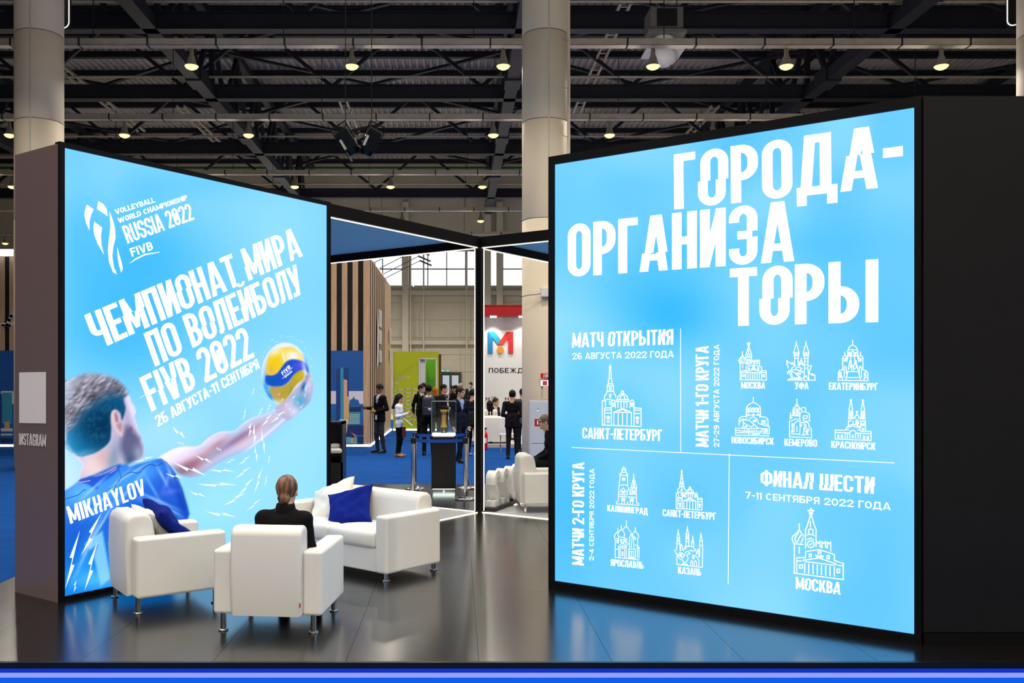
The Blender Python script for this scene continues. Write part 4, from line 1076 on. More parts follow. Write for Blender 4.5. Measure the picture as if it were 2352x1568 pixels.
# white plate and lettering on its end panel
pe = Panel((PLW.p.x+PLW.n.x*.66, PLW.p.y+PLW.n.y*.66), (PLW.p.x, PLW.p.y))
ep = bpy.data.objects.new('end_panel', MB().box(0, .66, -.012, -.002, 0, WH-.02).mesh('end_panel', m_side)); COL.objects.link(ep); ep.parent = lwt; ep.location = (0, .66, 0); ep.rotation_euler = (0, 0, -math.pi/2)
a = [pe.map(*p) for p in ((48, 971), (110, 972), (110, 854), (48, 855))]
MB().flat(a, -.016).build('white_sticker', mat('sticker_white', (228, 222, 222), .5), ep)
mb = MB(); pe.write(mb, 'INSTAGRAM', (48, 1021), (110, 1025), (48, 994), -.016, w=.42, t=.15, u=.13, gap=.04, cut=(8,)); mb.build('lettering', mat('sticker_white', (228, 222, 222), .5), ep)

# ---------------------------------------------------------------- open frame with light lines behind: post, four beams, ceiling cloths
P0 = Vector(gnd(1101, 1176)[:2]); uL = PLW.u; bD = Vector((-uL.y, uL.x))
m_led = emit('led_line', (255, 246, 218), 3, True)
m_cloth = mat('blue_ceiling_cloth', (112, 182, 246), .8)
m_rfloor = mat('pale_grey_floor', (176, 178, 180), .35)
fr = thing('portal_frame', 'black open frame with thin white light lines, post and beams meeting', 'frame', (P0.x, P0.y, 0), math.atan2(uL.y, uL.x))
LB, LBL = 3.05, 3.06
MB().box(-.045, .045, -.045, .045, 0, WH).build('post', m_rim, fr)
MB().box(-.053, -.046, .036, .045, .02, WH-.15).build('light_line', m_led, fr); MB().box(.036, .045, -.053, -.046, .02, WH-.15).build('light_line', m_led, fr)
for nm, (x0, x1, y0, y1) in {'l': (-LBL, -.05, -.045, .045), 'r': (.05, LB, -.045, .045), 'b': (-.045, .045, .05, LB), 'f': (-.045, .045, -LB, -.05)}.items():
    MB().box(x0, x1, y0, y1, WH-.14, WH).build('beam', m_rim, fr)
    if x1-x0 > 1:
        MB().box(x0, x1, -.005, .005, WH-.152, WH-.141).build('light_line', m_led, fr); MB().box(x0, x1, -.005, .005, .001, .01).build('light_line', m_led, fr)
    else:
        MB().box(-.005, .005, y0, y1, WH-.152, WH-.141).build('light_line', m_led, fr); MB().box(-.005, .005, y0, y1, .001, .01).build('light_line', m_led, fr)
MB().box(-LBL, -.05, .05, LB, WH-.03, WH-.02).build('ceiling_cloth', m_cloth, fr); MB().box(.05, LB, -LB, -.05, WH-.03, WH-.02).build('ceiling_cloth', m_cloth, fr)
MB().box(-LBL, -.05, .05, LB, .0005, .004).build('room_floor', m_rfloor, fr); MB().box(.05, LB, -LB, -.05, .0005, .004).build('room_floor', m_rfloor, fr)
for x, y in ((LB, 0), (0, LB), (0, -LB)): MB().box(x-.045, x+.045, y-.045, y+.045, 0, WH).build('post', m_rim, fr)
# ---------------------------------------------------------------- furniture
m_fab = mat('white_leatherette', (228, 226, 219), .5, bump=.06, bscale=350, var=.015, vscale=3)
m_blue = mat('navy_cotton', (8, 30, 124), .9, bump=.25, bscale=500, spec=.15)
m_wcot = mat('white_cotton', (236, 232, 220), .85, bump=.2, bscale=300)
def seat_unit(name, label, cat, loc, rz, wd, dp, hb, n, ha=.60, arm=.15, lh=.125, group=None):
    """white box armchair or sofa, facing local -y"""
    t = thing(name, label, cat, loc, rz, group); hw, hd = wd/2, dp/2
    soft('base', m_fab, t, -hw+arm-.01, hw-arm+.01, -hd+.02, hd-.05, lh, .30, r=.015)
    for s in (-1, 1):
        x0, x1 = (-hw, -hw+arm) if s < 0 else (hw-arm, hw)
        soft('armrest', m_fab, t, x0, x1, -hd, hd-.03, lh, ha, r=.028, seg=4)
    bx = hw-arm+.006
    prof = [(hd, lh), (hd+.02, hb*.6), (hd+.012, hb-.07), (hd-.01, hb-.025), (hd-.05, hb), (hd-.14, hb-.003), (hd-.185, hb-.03), (hd-.205, hb-.08), (hd-.25, .45), (hd-.26, lh+.1), (hd-.05, lh)]
    mb = MB()
    k = 5
    bk = MB().prism(prof, -bx, bx, axis='x').mesh('backrest', m_fab)
    bm = bmesh.new(); bm.from_mesh(bk); bmesh.ops.remove_doubles(bm, verts=bm.verts, dist=1e-5); bmesh.ops.recalc_face_normals(bm, faces=bm.faces)
    es = [e for e in bm.edges if abs(e.verts[0].co.x-e.verts[1].co.x) < 1e-4 and (len(e.link_faces) == 2 and e.calc_face_angle(0) > .8)]
    bmesh.ops.bevel(bm, geom=es, offset=.028, segments=3, profile=.5, affect='EDGES')
    for f in bm.faces: f.smooth = True
    bm.to_mesh(bk); bm.free(); link('backrest', bk, t).modifiers.new('even_normals', 'WEIGHTED_NORMAL')
    cw = (wd-2*arm)/n
    for i in range(n):
        x0 = -hw+arm+cw*i
        soft('seat_cushion', m_fab, t, x0+.004, x0+cw-.004, -hd-.005, hd-.22, .295, .445, r=.035, seg=4, puff=.02, cuts=3)
    lg = MB().lathe([(.021, .012), (.021, lh+.01)], 16).lathe([(.001, 0), (.034, 0), (.036, .006), (.034, .012), (.021, .013)], 20).mesh('leg', m_chrome)
    for x in (-hw+.07, hw-.07):
        for y in (-hd+.07, hd-.06): link('leg', lg, t, (x, y, 0))
    return t
ch_f = seat_unit('armchair', 'white box armchair seen from behind with a person sitting in it', 'armchair', (-1.356, 7.035, 0), math.radians(174.3), .82, .76, .775, 1)
ch_l = seat_unit('armchair', 'white box armchair with blue cushion beside the left light wall', 'armchair', (-2.456, 7.688, 0), math.radians(125.1), .82, .76, .775, 1)
sofa = seat_unit('sofa', 'white two seat sofa with chrome feet standing across the lounge', 'sofa', (-1.00, 9.10, 0), math.radians(-40.2), 1.60, .78, .745, 2, lh=.075)
tagm = MB().box(-.262, -.255, .388, .402, .2, .23).build('side_label', mat('red_tag', (200, 50, 40), .6), ch_f)

def pillow(name, label, m, loc, rot, sz=.42, th=.075, seed=1):
    N = 30; v = []; f = []; rg = np.random.RandomState(seed)
    ph = rg.rand(6)*6.28
    for side in (1, -1):
        for j in range(N+1):
            for i in range(N+1):
                a, b = i/N*2-1, j/N*2-1
                e = max(0, (1-a**4)*(1-b**4))**.55
                pinch = 1-.17*(1-a*a)*abs(b)**2.5; pinch2 = 1-.17*(1-b*b)*abs(a)**2.5
                r_ = math.atan2(b, a); q_ = math.hypot(a, b); wr = .009*math.sin(7*r_+ph[2])*q_*q_*e+.010*math.sin(4*a+3*b+ph[0])*e+.006*math.sin(10*b-5*a+ph[1])*e+.007*math.sin(13*r_+ph[3]+2*q_)*q_**3*(1-max(abs(a), abs(b))**4)+.010*math.exp(-((a-b*.6+.2)*4)**2)*e-.012*math.exp(-((a+b+.3)*5)**2)*e
                v.append((a*sz/2*pinch2, b*sz/2*pinch, side*(th*e+wr*(1 if side > 0 else .3))+.0))
    n = N+1
    for s in (0, 1):
        for j in range(N):
            for i in range(N):
                q = [s*n*n+j*n+i, s*n*n+j*n+i+1, s*n*n+(j+1)*n+i+1, s*n*n+(j+1)*n+i]; f.append(tuple(q if s == 0 else q[::-1]))
    o = MB().raw(v, f, 0, True).build(name, m); bm = bmesh.new(); bm.from_mesh(o.data); bmesh.ops.remove_doubles(bm, verts=bm.verts, dist=.0006); bm.to_mesh(o.data); bm.free()
    o.location = loc; o.rotation_euler = rot; return tag(o, label, 'cushion')
def on(unit, x, y, z):
    c, s = math.cos(unit.rotation_euler[2]), math.sin(unit.rotation_euler[2]); return (unit.location.x+c*x-s*y, unit.location.y+s*x+c*y, z)
ra = math.radians
def lean(unit, tilt, roll=0, yaw=0):
    """cushion leaning on the backrest of unit"""
    M = Matrix.Rotation(unit.rotation_euler[2]+ra(yaw), 3, 'Z') @ Matrix.Rotation(ra(tilt), 3, 'X') @ Matrix.Rotation(ra(roll), 3, 'Z')
    return M.to_euler()
pillow('cushion', 'blue cushion leaning on the back of the white sofa', m_blue, on(sofa, -.07, -.03, .565), lean(sofa, 46, 20, 16), .50, .08, 3)
pillow('cushion', 'white cushion leaning behind the blue one on the sofa', m_wcot, on(sofa, -.42, .05, .585), lean(sofa, 48, 30, 0), .52, .08, 5)
pillow('cushion', 'white cushion lying against the back of the left armchair', m_wcot, on(ch_l, .05, .06, .60), lean(ch_l, 52, 4, 0), .46, .065, 7)
pillow('cushion', 'dark blue cushion leaning on the left armchair', m_blue, on(ch_l, -.04, -.03, .63), lean(ch_l, 48, 10, -6), .50, .065, 9)

# right room: armchair seen from the side, white digits
pc = gnd(1199, 1177)
ch_r = seat_unit('armchair', 'white armchair with chrome feet behind the right light wall', 'armchair', (pc[0]+.36, pc[1]+.30, 0), ra(94), .82, .80, .80, 1, ha=.56)
dg = thing('digit_sign', 'row of big white standing digits on a black base', 'sign', (0, 0, 0))
m_dig = mat('white_foam', (238, 238, 236), .5)
def digit_poly(mb, c, w, t, h, y0, y1, x):
    P, L = glyph(c, w, t, t*.95)
    for q in P: mb.prism([(x+a*h, b*h) for a, b in q], y0, y1)
    return L*h
b0 = Vector(gnd(1122, 1174)[:2]); b1 = Vector(gnd(1178, 1151)[:2])+Vector((.14, .26)); bd = (b1-b0)
dg.location = (b0.x, b0.y, 0); dg.rotation_euler[2] = math.atan2(bd.y, bd.x)+math.pi
# digits face away: read from the other side
dg.location = (b1.x, b1.y, 0)
L = bd.length
MB().box(-.02, L+.05, -.10, .12, 0, .055).build('base', m_black, dg)
x = .02
for c in '2022':
    mb = MB(); w = digit_poly(mb, c, .52, .17, .50, -.07, .07, 0); o = mb.build('digit', m_dig, dg, (x, 0, .055)); x += L/4.0
# ---------------------------------------------------------------- trophy display
td = F*CH/261
tx = (1019-CX)/F*td
m_ped = mat('pedestal_black', (24, 26, 28), .3)
pd = thing('pedestal', 'black square display pedestal lit from below', 'pedestal', (tx, td+.2, 0))
MB().box(-.2, .2, -.2, .2, .07, .93).build('body', m_ped, pd)
MB().box(-.17, .17, -.17, .17, 0, .055).build('plinth', m_ped, pd); MB().box(-.18, .18, -.18, .18, .058, .068).build('base_light', emit('plinth_glow', (240, 255, 245), 3, True), pd)
MB().lathe([(.001, 0), (.02, 0), (.02, .008), (.001, .01)], 14).build('lock', m_chrome, pd).rotation_euler = (ra(90), 0, 0)
pd.children[-1].location = (0, -.2, .87)
gc = thing('glass_case', 'clear glass case standing on the black pedestal', 'display case', (tx, td+.2, .93))
m_gl = glass('case_glass', (.95, .98, .98), .025)
for a in range(4):
    o = MB().box(-.2, .2, -.2, -.196, .03, .56).build('pane', m_gl, gc); o.rotation_euler[2] = a*math.pi/2
MB().box(-.2, .2, -.2, .2, .56, .565).build('pane', m_gl, gc)
for x in (-.2, .2):
    for y in (-.2, .2): MB().box(x-.004, x+.004, y-.004, y+.004, .03, .565).build('edge', mat('glass_edge', (120, 150, 148), .2), gc)
MB().box(-.2, .2, -.203, -.197, .557, .567).box(-.2, .2, .197, .203, .557, .567).build('edge', mat('glass_edge2', (170, 196, 186), .2), gc)
MB().box(-.19, .19, -.19, .19, .0, .03).build('lit_base', emit('case_glow', (255, 253, 244), 3, True), gc)
m_gold = mat('gold', (250, 200, 84), .32, .55)
tr = thing('trophy', 'slender gold trophy flared at the top inside the glass case', 'trophy', (tx+.0, td+.2, .962))
MB().lathe([(.001, 0), (.058, 0), (.06, .012), (.052, .03), (.05, .1), (.036, .17), (.033, .22), (.04, .29), (.055, .37), (.06, .385), (.05, .385), (.03, .30), (.001, .28)], 24).build('cup', m_gold, tr)
MB().lathe([(.0585, .0), (.0605, .012), (.053, .03), (.0505, .1)], 24).build('foot', mat('silver', (220, 222, 224), .18, 1.0), tr)
for k in range(10):
    g = 2*math.pi*k/10; MB().box(-.006, .006, -.004, .004, -.025, .025).build('cutout', m_black, tr, (.052*math.cos(g), .052*math.sin(g), .325), g+math.pi/2)
# barrier posts with blue belts
sp = {}
for k, (px, d, lb) in {'lf': (949, 14.1, 'front left'), 'lb': (953, 15.4, 'rear left'), 'rf': (1069, 14.1, 'front right'), 'rb': (1073, 15.5, 'rear right')}.items():
    x = (px-CX)/F*d; sp[k] = (x, d)
    t = thing('barrier_post', 'chrome barrier post on a round foot, %s of the trophy' % lb, 'barrier post', (x, d, 0), group='barrier posts around the trophy')
    MB().lathe([(.001, 0), (.16, 0), (.165, .012), (.15, .03), (.05, .045), (.033, .05)], 32).build('foot', m_chrome, t)
    MB().lathe([(.031, .045), (.031, .86)], 20).build('pole', m_chrome, t)
    MB().lathe([(.034, .86), (.038, .865), (.038, .95), (.034, .955), (.001, .957)], 20).build('belt_head', m_black, t)
m_belt = mat('blue_belt', (20, 84, 205), .6)
for a, b, lb in (('lf', 'rf', 'in front of'), ('lb', 'rb', 'behind'), ('lf', 'lb', 'left of'), ('rf', 'rb', 'right of')):
    A, B = Vector(sp[a]), Vector(sp[b]); d = (B-A).normalized()*.04; A += d; B -= d; n = 12; v = []
    for k in range(n+1):
        p = A+(B-A)*k/n; s = .012*(1-(2*k/n-1)**2)
        v += [(p.x, p.y, .885-s), (p.x, p.y, .935-s)]
    mb = MB().raw(v, [(2*k, 2*k+2, 2*k+3, 2*k+1) for k in range(n)]); o = mb.build('barrier_belt', m_belt)
    so = o.modifiers.new('thickness', 'SOLIDIFY'); so.thickness = .003
    tag(o, 'blue webbing belt stretched %s the trophy pedestal' % lb, 'belt')
# dark counter with a white shelf at the left opening
kp = gnd(787, 1122)
k = thing('kiosk', 'dark kiosk with a white shelf at the end of the left light wall', 'kiosk', (kp[0]-.35, kp[1], 0))
MB().box(-.35, .35, 0, .03, 0, .44).box(-.35, -.32, 0, .5, 0, 1.13).box(.32, .35, 0, .5, 0, 1.13).box(-.35, .35, .47, .5, 0, 1.13).box(-.35, .35, 0, .5, 1.09, 1.13).build('body', m_ped, k)
soft('shelf', m_white, k, -.34, .34, -.04, .4, .60, .68, r=.03)
soft('paper_ball', m_wcot, thing('paper_pack', 'crumpled white pack lying on the kiosk shelf', 'packet', (kp[0]-.14, kp[1]+.12, .68)), -.08, .08, -.05, .05, 0, .07, r=.02, puff=.01, cuts=2)
# ---------------------------------------------------------------- people: one continuous surface each, grown from a distance field
def surfnet(fn, lo, hi, h):
    ax = [np.arange(lo[i], hi[i]+h, h) for i in range(3)]
    X, Y, Z = np.meshgrid(*ax, indexing='ij'); V = fn(X, Y, Z); I = V < 0
    n = V.shape; c = [s-1 for s in n]
    cnt = np.zeros(c, int); acc = np.zeros(c+[3]); num = np.zeros(c)
    sl = lambda o: tuple(slice(o[k], o[k]+c[k]) for k in range(3))
    cor = [(i, j, k) for i in (0, 1) for j in (0, 1) for k in (0, 1)]
    for o in cor: cnt += I[sl(o)]
    act = (cnt > 0) & (cnt < 8)
    for o in cor:
        for a in range(3):
            if o[a]: continue
            p = list(o); p[a] = 1; A, B = V[sl(o)], V[sl(p)]; m = (A < 0) != (B < 0)
            t = np.where(m, A/np.where(m, A-B, 1), 0)
            for q in range(3): acc[..., q] += np.where(m, o[q]+(t if q == a else 0), 0)
            num += m
    idx = -np.ones(c, int); w = np.argwhere(act); idx[act] = np.arange(len(w))
    P = np.array(lo)+h*(w+acc[act]/num[act][:, None])
    Fs = []
    for a in range(3):
        b, d = (a+1) % 3, (a+2) % 3
        s0 = [slice(None)]*3; s1 = [slice(None)]*3; s0[a] = slice(0, -1); s1[a] = slice(1, None)
        A, B = I[tuple(s0)], I[tuple(s1)]; e = np.argwhere(A != B)
        e = e[(e[:, b] > 0) & (e[:, d] > 0) & (e[:, b] < n[b]-1) & (e[:, d] < n[d]-1)]
        q = []
        for ob, od in ((-1, -1), (0, -1), (0, 0), (-1, 0)):
            z = e.copy(); z[:, b] += ob; z[:, d] += od; q.append(idx[z[:, 0], z[:, 1], z[:, 2]])
        q = np.stack(q, 1); fl = A[e[:, 0], e[:, 1], e[:, 2]]
        q = np.where(fl[:, None], q, q[:, ::-1]); Fs.append(q)
    return P, np.concatenate(Fs)
def cap(X, Y, Z, a, b, ra_, rb, fy=1.0):
    a = np.array(a, float); b = np.array(b, float); e = b-a; e[1] *= fy; L = max(e@e, 1e-9)
    px, py, pz = X-a[0], (Y-a[1])*fy, Z-a[2]
    t = np.clip((px*e[0]+py*e[1]+pz*e[2])/L, 0, 1)
    return np.sqrt((px-t*e[0])**2+(py-t*e[1])**2+(pz-t*e[2])**2)-(ra_+(rb-ra_)*t)
def ell(X, Y, Z, c, r):
    q = np.sqrt(((X-c[0])/r[0])**2+((Y-c[1])/r[1])**2+((Z-c[2])/r[2])**2); return (q-1)*min(r)
def smin(a, b, k): 
    h = np.clip(.5+.5*(b-a)/k, 0, 1); return b*(1-h)+a*h-k*h*(1-h)
# head in its own frame: centre of the skull at 0, face to -y
def head_fn(X, Y, Z):
    d = ell(X, Y, Z, (0, .012, .02), (.076, .096, .098))
    d = smin(d, ell(X, Y, Z, (0, -.02, -.055), (.055, .068, .066)), .03)
    d = smin(d, cap(X, Y, Z, (0, -.068, -.098), (0, -.062, -.092), .018, .02), .025)
    d = smin(d, cap(X, Y, Z, (0, -.088, .012), (0, -.108, -.028), .007, .013), .012)
    d = smin(d, cap(X, Y, Z, (-.035, -.078, .03), (.035, -.078, .03), .011, .011), .012)
    d = smin(d, cap(X, Y, Z, (-.018, -.083, -.06), (.018, -.083, -.06), .008, .008), .01)
    for s in (-1, 1):
        d = smin(d, ell(X, Y, Z, (s*.078, .012, -.012), (.011, .022, .033)), .008)
        d = np.maximum(d, -ell(X, Y, Z, (s*.031, -.098, .006), (.017, .016, .011)))
        d = smin(d, ell(X, Y, Z, (s*.031, -.078, .006), (.014, .012, .012)), .003)
    return smin(d, cap(X, Y, Z, (0, .025, -.06), (0, .035, -.20), .052, .058), .03)
HV, HF = surfnet(head_fn, (-.11, -.135, -.19), (.11, .125, .135), .0085)
HM = np.zeros(len(HV), int)
eye = (np.abs(np.abs(HV[:, 0])-.031) < .013) & (HV[:, 1] < -.07) & (np.abs(HV[:, 2]-.006) < .009); HM[eye] = 4
brow = (np.abs(np.abs(HV[:, 0])-.034) < .02) & (HV[:, 1] < -.075) & (np.abs(HV[:, 2]-.030) < .006); HM[brow] = 4
HM[(np.abs(HV[:, 0]) < .024) & (HV[:, 1] < -.08) & (np.abs(HV[:, 2]+.06) < .007)] = 5
# hand: wrist at 0, fingers along -z, palm to -y, thumb to +x
def hand_fn(X, Y, Z):
    d = cap(X, Y, Z, (0, 0, .01), (0, 0, -.03), .024, .026, 1.5)
    d = smin(d, cap(X, Y, Z, (-.022, 0, -.075), (.024, 0, -.078), .015, .015, 1.2), .02)
    d = smin(d, cap(X, Y, Z, (0, 0, -.03), (0, 0, -.07), .028, .03, 1.8), .02)
    for k, (x, l) in enumerate(((-.031, .055), (-.010, .072), (.011, .076), (.031, .066))):
        m = (x*1.08, -.010, -.085-l*.55); e = (x*1.05, -.034, -.085-l*.92)
        d = smin(d, cap(X, Y, Z, (x, 0, -.08), m, .0098, .009), .006); d = smin(d, cap(X, Y, Z, m, e, .009, .0075), .004)
    d = smin(d, cap(X, Y, Z, (.022, -.004, -.025), (.052, -.018, -.058), .013, .011), .012)
    return smin(d, cap(X, Y, Z, (.052, -.018, -.058), (.056, -.034, -.088), .0105, .0085), .005)
NV, NF = surfnet(hand_fn, (-.07, -.06, -.19), (.09, .05, .05), .0062)
def frame(d, ref):
    z = -Vector(d).normalized(); x = Vector(ref).cross(z)
    if x.length < .1: x = Vector((0, 1, 0)).cross(z)
    x.normalize(); y = z.cross(x); return Matrix((x, y, z)).transposed()
SKINS = [(206, 160, 132), (150, 106, 80), (224, 182, 156)]
def person(name, label, loc, face, h, top, bot, skin=0, hair='short', hcol=(30, 24, 22), shirt=None, arms=('down', 'down'), shoe=(20, 20, 22), sit=False, jacket=True, tie=None, look=0.0, nod=0.0, stride=.0, fem=False, slouch=0.0, sscale=1.0):
    """face: compass direction of the look in degrees, 0 = +x, 90 = away from the camera"""
    t = thing(name, label, 'person', loc, ra(face+90)); k = h/1.76
    sw = .165 if fem else .185; hw = .088
    J = {}
    if not sit:
        pel = np.array((0, 0, .95)); che = np.array((0, .005, 1.30)); nek = np.array((0, .01, 1.50)); hd = np.array((0, -.012, 1.638))
        for s in (-1, 1):
            J['hip', s] = (s*hw, 0, .93); J['kne', s] = (s*(hw+.012), -.02+s*stride*.5, .50); J['ank', s] = (s*(hw+.022), .035+s*stride, .085)
    else:
        pel = np.array((0, .16, .50)); che = np.array((0, .20-.05*slouch, .83)); nek = np.array((0, .19-.14*slouch, 1.03)); hd = np.array((0, .15-.20*slouch, 1.155))
        for s in (-1, 1):
            J['hip', s] = (s*hw, .12, .49); J['kne', s] = (s*(hw+.05), -.30, .52); J['ank', s] = (s*(hw+.05), -.30, .085)
    dz = che[2]-1.30; dy = che[1]-.005
    for s, a in zip((-1, 1), arms):
        sh = np.array((s*sw, dy+.012, 1.415+dz)); J['sho', s] = sh
        E = {'down': ((s*.05, .02, -.29), (s*.045, -.04, -.545)), 'phone': ((s*.045, .0, -.28), (s*-.06, -.26, -.20)), 'waist': ((s*.06, .06, -.28), (s*-.05, -.18, -.34)), 'out': ((s*.06, .0, -.28), (s*.08, -.23, -.27)),
             'lap': ((s*.05, -.02, -.28), (s*-.06, -.26, -.40)), 'back': ((s*.05, .10, -.27), (s*.03, .10, -.52)), 'knee': ((s*.06, -.10, -.27), (s*-.04, -.32, -.44))}[a]
        J['elb', s] = sh+np.array(E[0]); J['wri', s] = sh+np.array(E[1])
    # (a, b, ra, rb, flattening, tag) tags: 1 top, 2 bottom, 3 shoes, 0 skin
    pr = [(nek-np.array((0, -.01, .05)), hd-np.array((0, -.025, .06)), .06, .052, 1, 0),
          (che+np.array((-.095, 0, .08)), che+np.array((.095, 0, .08)), .085, .085, 1.05, 1), (che+np.array((-.075, -.01, -.02)), che+np.array((.075, -.01, -.02)), .095, .095, 1.15, 1),
          (pel+(che-pel)*.45+np.array((-.055, 0, 0)), pel+(che-pel)*.45+np.array((.055, 0, 0)), .095 if not fem else .08, .095 if not fem else .08, 1.1, 1),
          (pel+np.array((-.07, 0, 0)), pel+np.array((.07, 0, 0)), .1, .1, 1.05, 2), (nek-np.array((.06, 0, .055)), nek-np.array((-.06, 0, .055)), .045, .045, 1, 1)]
    if jacket and not sit:
        pr += [(pel+np.array((-.07, 0, .12)), pel+np.array((-.078, 0, -.1)), .112, .118, 1.1, 1), (pel+np.array((.07, 0, .12)), pel+np.array((.078, 0, -.1)), .112, .118, 1.1, 1)]
    aj = 1.12 if jacket else 1.0
    for s in (-1, 1):
        q = {n: np.array(J[n, s], float) for n in ('hip', 'kne', 'ank', 'sho', 'elb', 'wri')}
        pr += [(nek+np.array((s*.05, .01, -.07)), q['sho'], .05, .062, 1, 1), (q['sho'], q['elb'], .058*aj, .046*aj, 1, 1), (q['elb'], q['wri'], .046*aj, .034*aj, 1, 1),
               (q['hip'], q['kne'], .09, .064, 1, 2), (q['kne'], q['ank']+np.array((0, 0, .03)), .062, .048 if jacket else .043, 1, 2),
               (q['ank']+np.array((0, .01, -.03)), q['ank']+np.array((s*.02, -.16, -.052)), .042, .033, 1, 3), (q['ank']+np.array((0, .03, -.04)), q['ank'], .042, .045, 1, 3)]
    pts = np.array([p[0] for p in pr]+[p[1] for p in pr]); lo = pts.min(0)-.15; hi = pts.max(0)+.15; lo[2] = -.02 if not sit else -.02
    hem = pel[2]-.14
    def fn(X, Y, Z):
        d = None
        for i, (a, b, r1, r2, fy, tg) in enumerate(pr):
            e = cap(X, Y, Z, a, b, r1, r2, fy)
            if jacket and not sit and i in (6, 7): e = np.maximum(e, hem-Z)
            d = e if d is None else smin(d, e, .028)
        d = np.maximum(d, .004-Z)
        return d+.004*np.sin(37*Z+11*X)*np.sin(19*X+8*Z+3*Y)          # cloth is never quite smooth
    V, Fq = surfnet(fn, lo, hi, .0165)
    dd = np.stack([cap(V[:, 0], V[:, 1], V[:, 2], a, b, r1, r2, fy) for a, b, r1, r2, fy, tg in pr], 1)
    tg = np.array([p[5] for p in pr])[dd.argmin(1)]
    if not sit:
        bodyz = (tg == 1) | (tg == 2); arm_ = np.isin(dd.argmin(1), [i for i in range(len(pr)) if pr[i][5] == 1 and i >= 8])
        core = bodyz & ~arm_
        lim = hem if jacket else pel[2]+(.03 if not fem else -.10)
        tg = np.where(core, np.where(V[:, 2] > lim-.012, 1, 2), tg)
    if shirt is not None:
        vx = np.abs(V[:, 0]); wv = np.clip((V[:, 2]-(che[2]-.12))*.27, 0, .075)
        m = (tg == 1) & (V[:, 1] < che[1]-.03) & (vx < wv) & (V[:, 2] > che[2]-.12)
        tg = np.where(m, 6, tg)
        if tie is not None: tg = np.where(m & (vx < .022), 7, tg)
        tg = np.where((V[:, 2] > nek[2]-.055) & (V[:, 2] < nek[2]-.01) & (np.hypot(V[:, 0], V[:, 1]-nek[1]) < .085) & (tg != 7), 6, tg)
    v = [V]; f = [Fq]; fm = [tg[Fq[:, 0]]]; n = len(V)
    Rh = np.array(Matrix.Rotation(ra(look), 3, 'Z') @ Matrix.Rotation(ra(nod), 3, 'X'))
    hs = (1.0 if not fem else .95)/ (k**.5)
    v.append(HV @ Rh.T*hs+hd); f.append(HF+n); fm.append(HM[HF[:, 0]]); n += len(HV)
    for s in (-1, 1):
        w, e = Vector(J['wri', s]), Vector(J['elb', s]); d = (w-e).normalized()
        ref = (0, 1, 0) if abs(d.y) < .8 else (0, 0, 1)
        M = np.array(frame(d, (s, 0, 0) if abs(d.x) < .8 else ref)); q = NV.copy(); q[:, 0] *= s
        q = q @ np.array(Matrix.Rotation(ra(90*s if abs(d.z) > .6 else 0), 3, 'Z')).T
        v.append(q @ M.T*(.95 if not fem else .85)+np.array(w)); f.append((NF if s > 0 else NF[:, ::-1])+n); fm.append(np.zeros(len(NF), int)); n += len(NV)
    v = np.concatenate(v)*k; f = np.concatenate(f); fm = np.concatenate(fm)
    me = bpy.data.meshes.new('body'); me.from_pydata(v.tolist(), [], f.tolist())
    sk = SKINS[skin]
    mats = [mat('skin_%d' % skin, sk, .5), mat('cloth_%d_%d_%d' % tuple(top), top, .85, bump=.15, bscale=200, spec=.15), mat('cloth_%d_%d_%d' % tuple(bot), bot, .85, bump=.15, bscale=200, spec=.15), mat('shoe_%d_%d_%d' % tuple(shoe), shoe, .4),
            mat('eye_dark', (36, 28, 26), .3), mat('lips_%d' % skin, tuple(int(c*.82) for c in sk), .5)]
    sh_ = shirt or top; ti = tie or sh_
    mats += [mat('cloth_%d_%d_%d' % tuple(sh_), sh_, .8, bump=.15, bscale=200, spec=.15), mat('cloth_%d_%d_%d' % tuple(ti), ti, .7, bump=.15, bscale=200, spec=.15)]
    for m in mats: me.materials.append(m)
    me.polygons.foreach_set('material_index', fm.astype(np.int32)); me.polygons.foreach_set('use_smooth', np.ones(len(f), bool)); me.update()
    link('body', me, t)
    # hair as a shell over the skull
    def hf(X, Y, Z):
        d = ell(X, Y, Z, (0, .022, .034), (.086, .106, .104))
        d = np.maximum(d, -ell(X, Y, Z, (0, -.11, -.045), (.10, .085, .105)))
        if hair == 'bald': d = np.maximum(d, Z+.0)
        if hair in ('short', 'bald'): d = np.maximum(d, -.05-Z-.35*(Y-.0))
        else: d = np.maximum(d, -.09-Z)
        d = np.maximum(d, -ell(X, Y, Z, (0, -.06, -.06), (.074, .08, .09)))
        if hair == 'bun':
            d = smin(d, ell(X, Y, Z, (0, .115, -.035), (.05, .04, .04)), .02); d = smin(d, ell(X, Y, Z, (.012, .10, -.075), (.04, .03, .03)), .02)
        if hair == 'long':
            e = cap(X, Y, Z, (-.035, .07, .02), (-.045, .10, -.30), .065, .04); e = smin(e, cap(X, Y, Z, (.035, .07, .02), (.045, .10, -.30), .065, .04), .03); d = smin(d, e, .03)
            for s in (-1, 1): d = smin(d, cap(X, Y, Z, (s*.07, .0, .03), (s*.075, .02, -.14), .028, .02), .02)
        a = np.arctan2(X, Y+.02)
        return d+(.0035 if hair == 'bun' else .0025)*np.sin(a*(18 if hair == 'bun' else 26)+Z*55)*np.clip((Z+.2)*6, .2, 1)
    L0 = (-.13, -.12, -.36 if hair == 'long' else -.14)
    V2, F2 = surfnet(hf, L0, (.13, .19, .16), .0085)
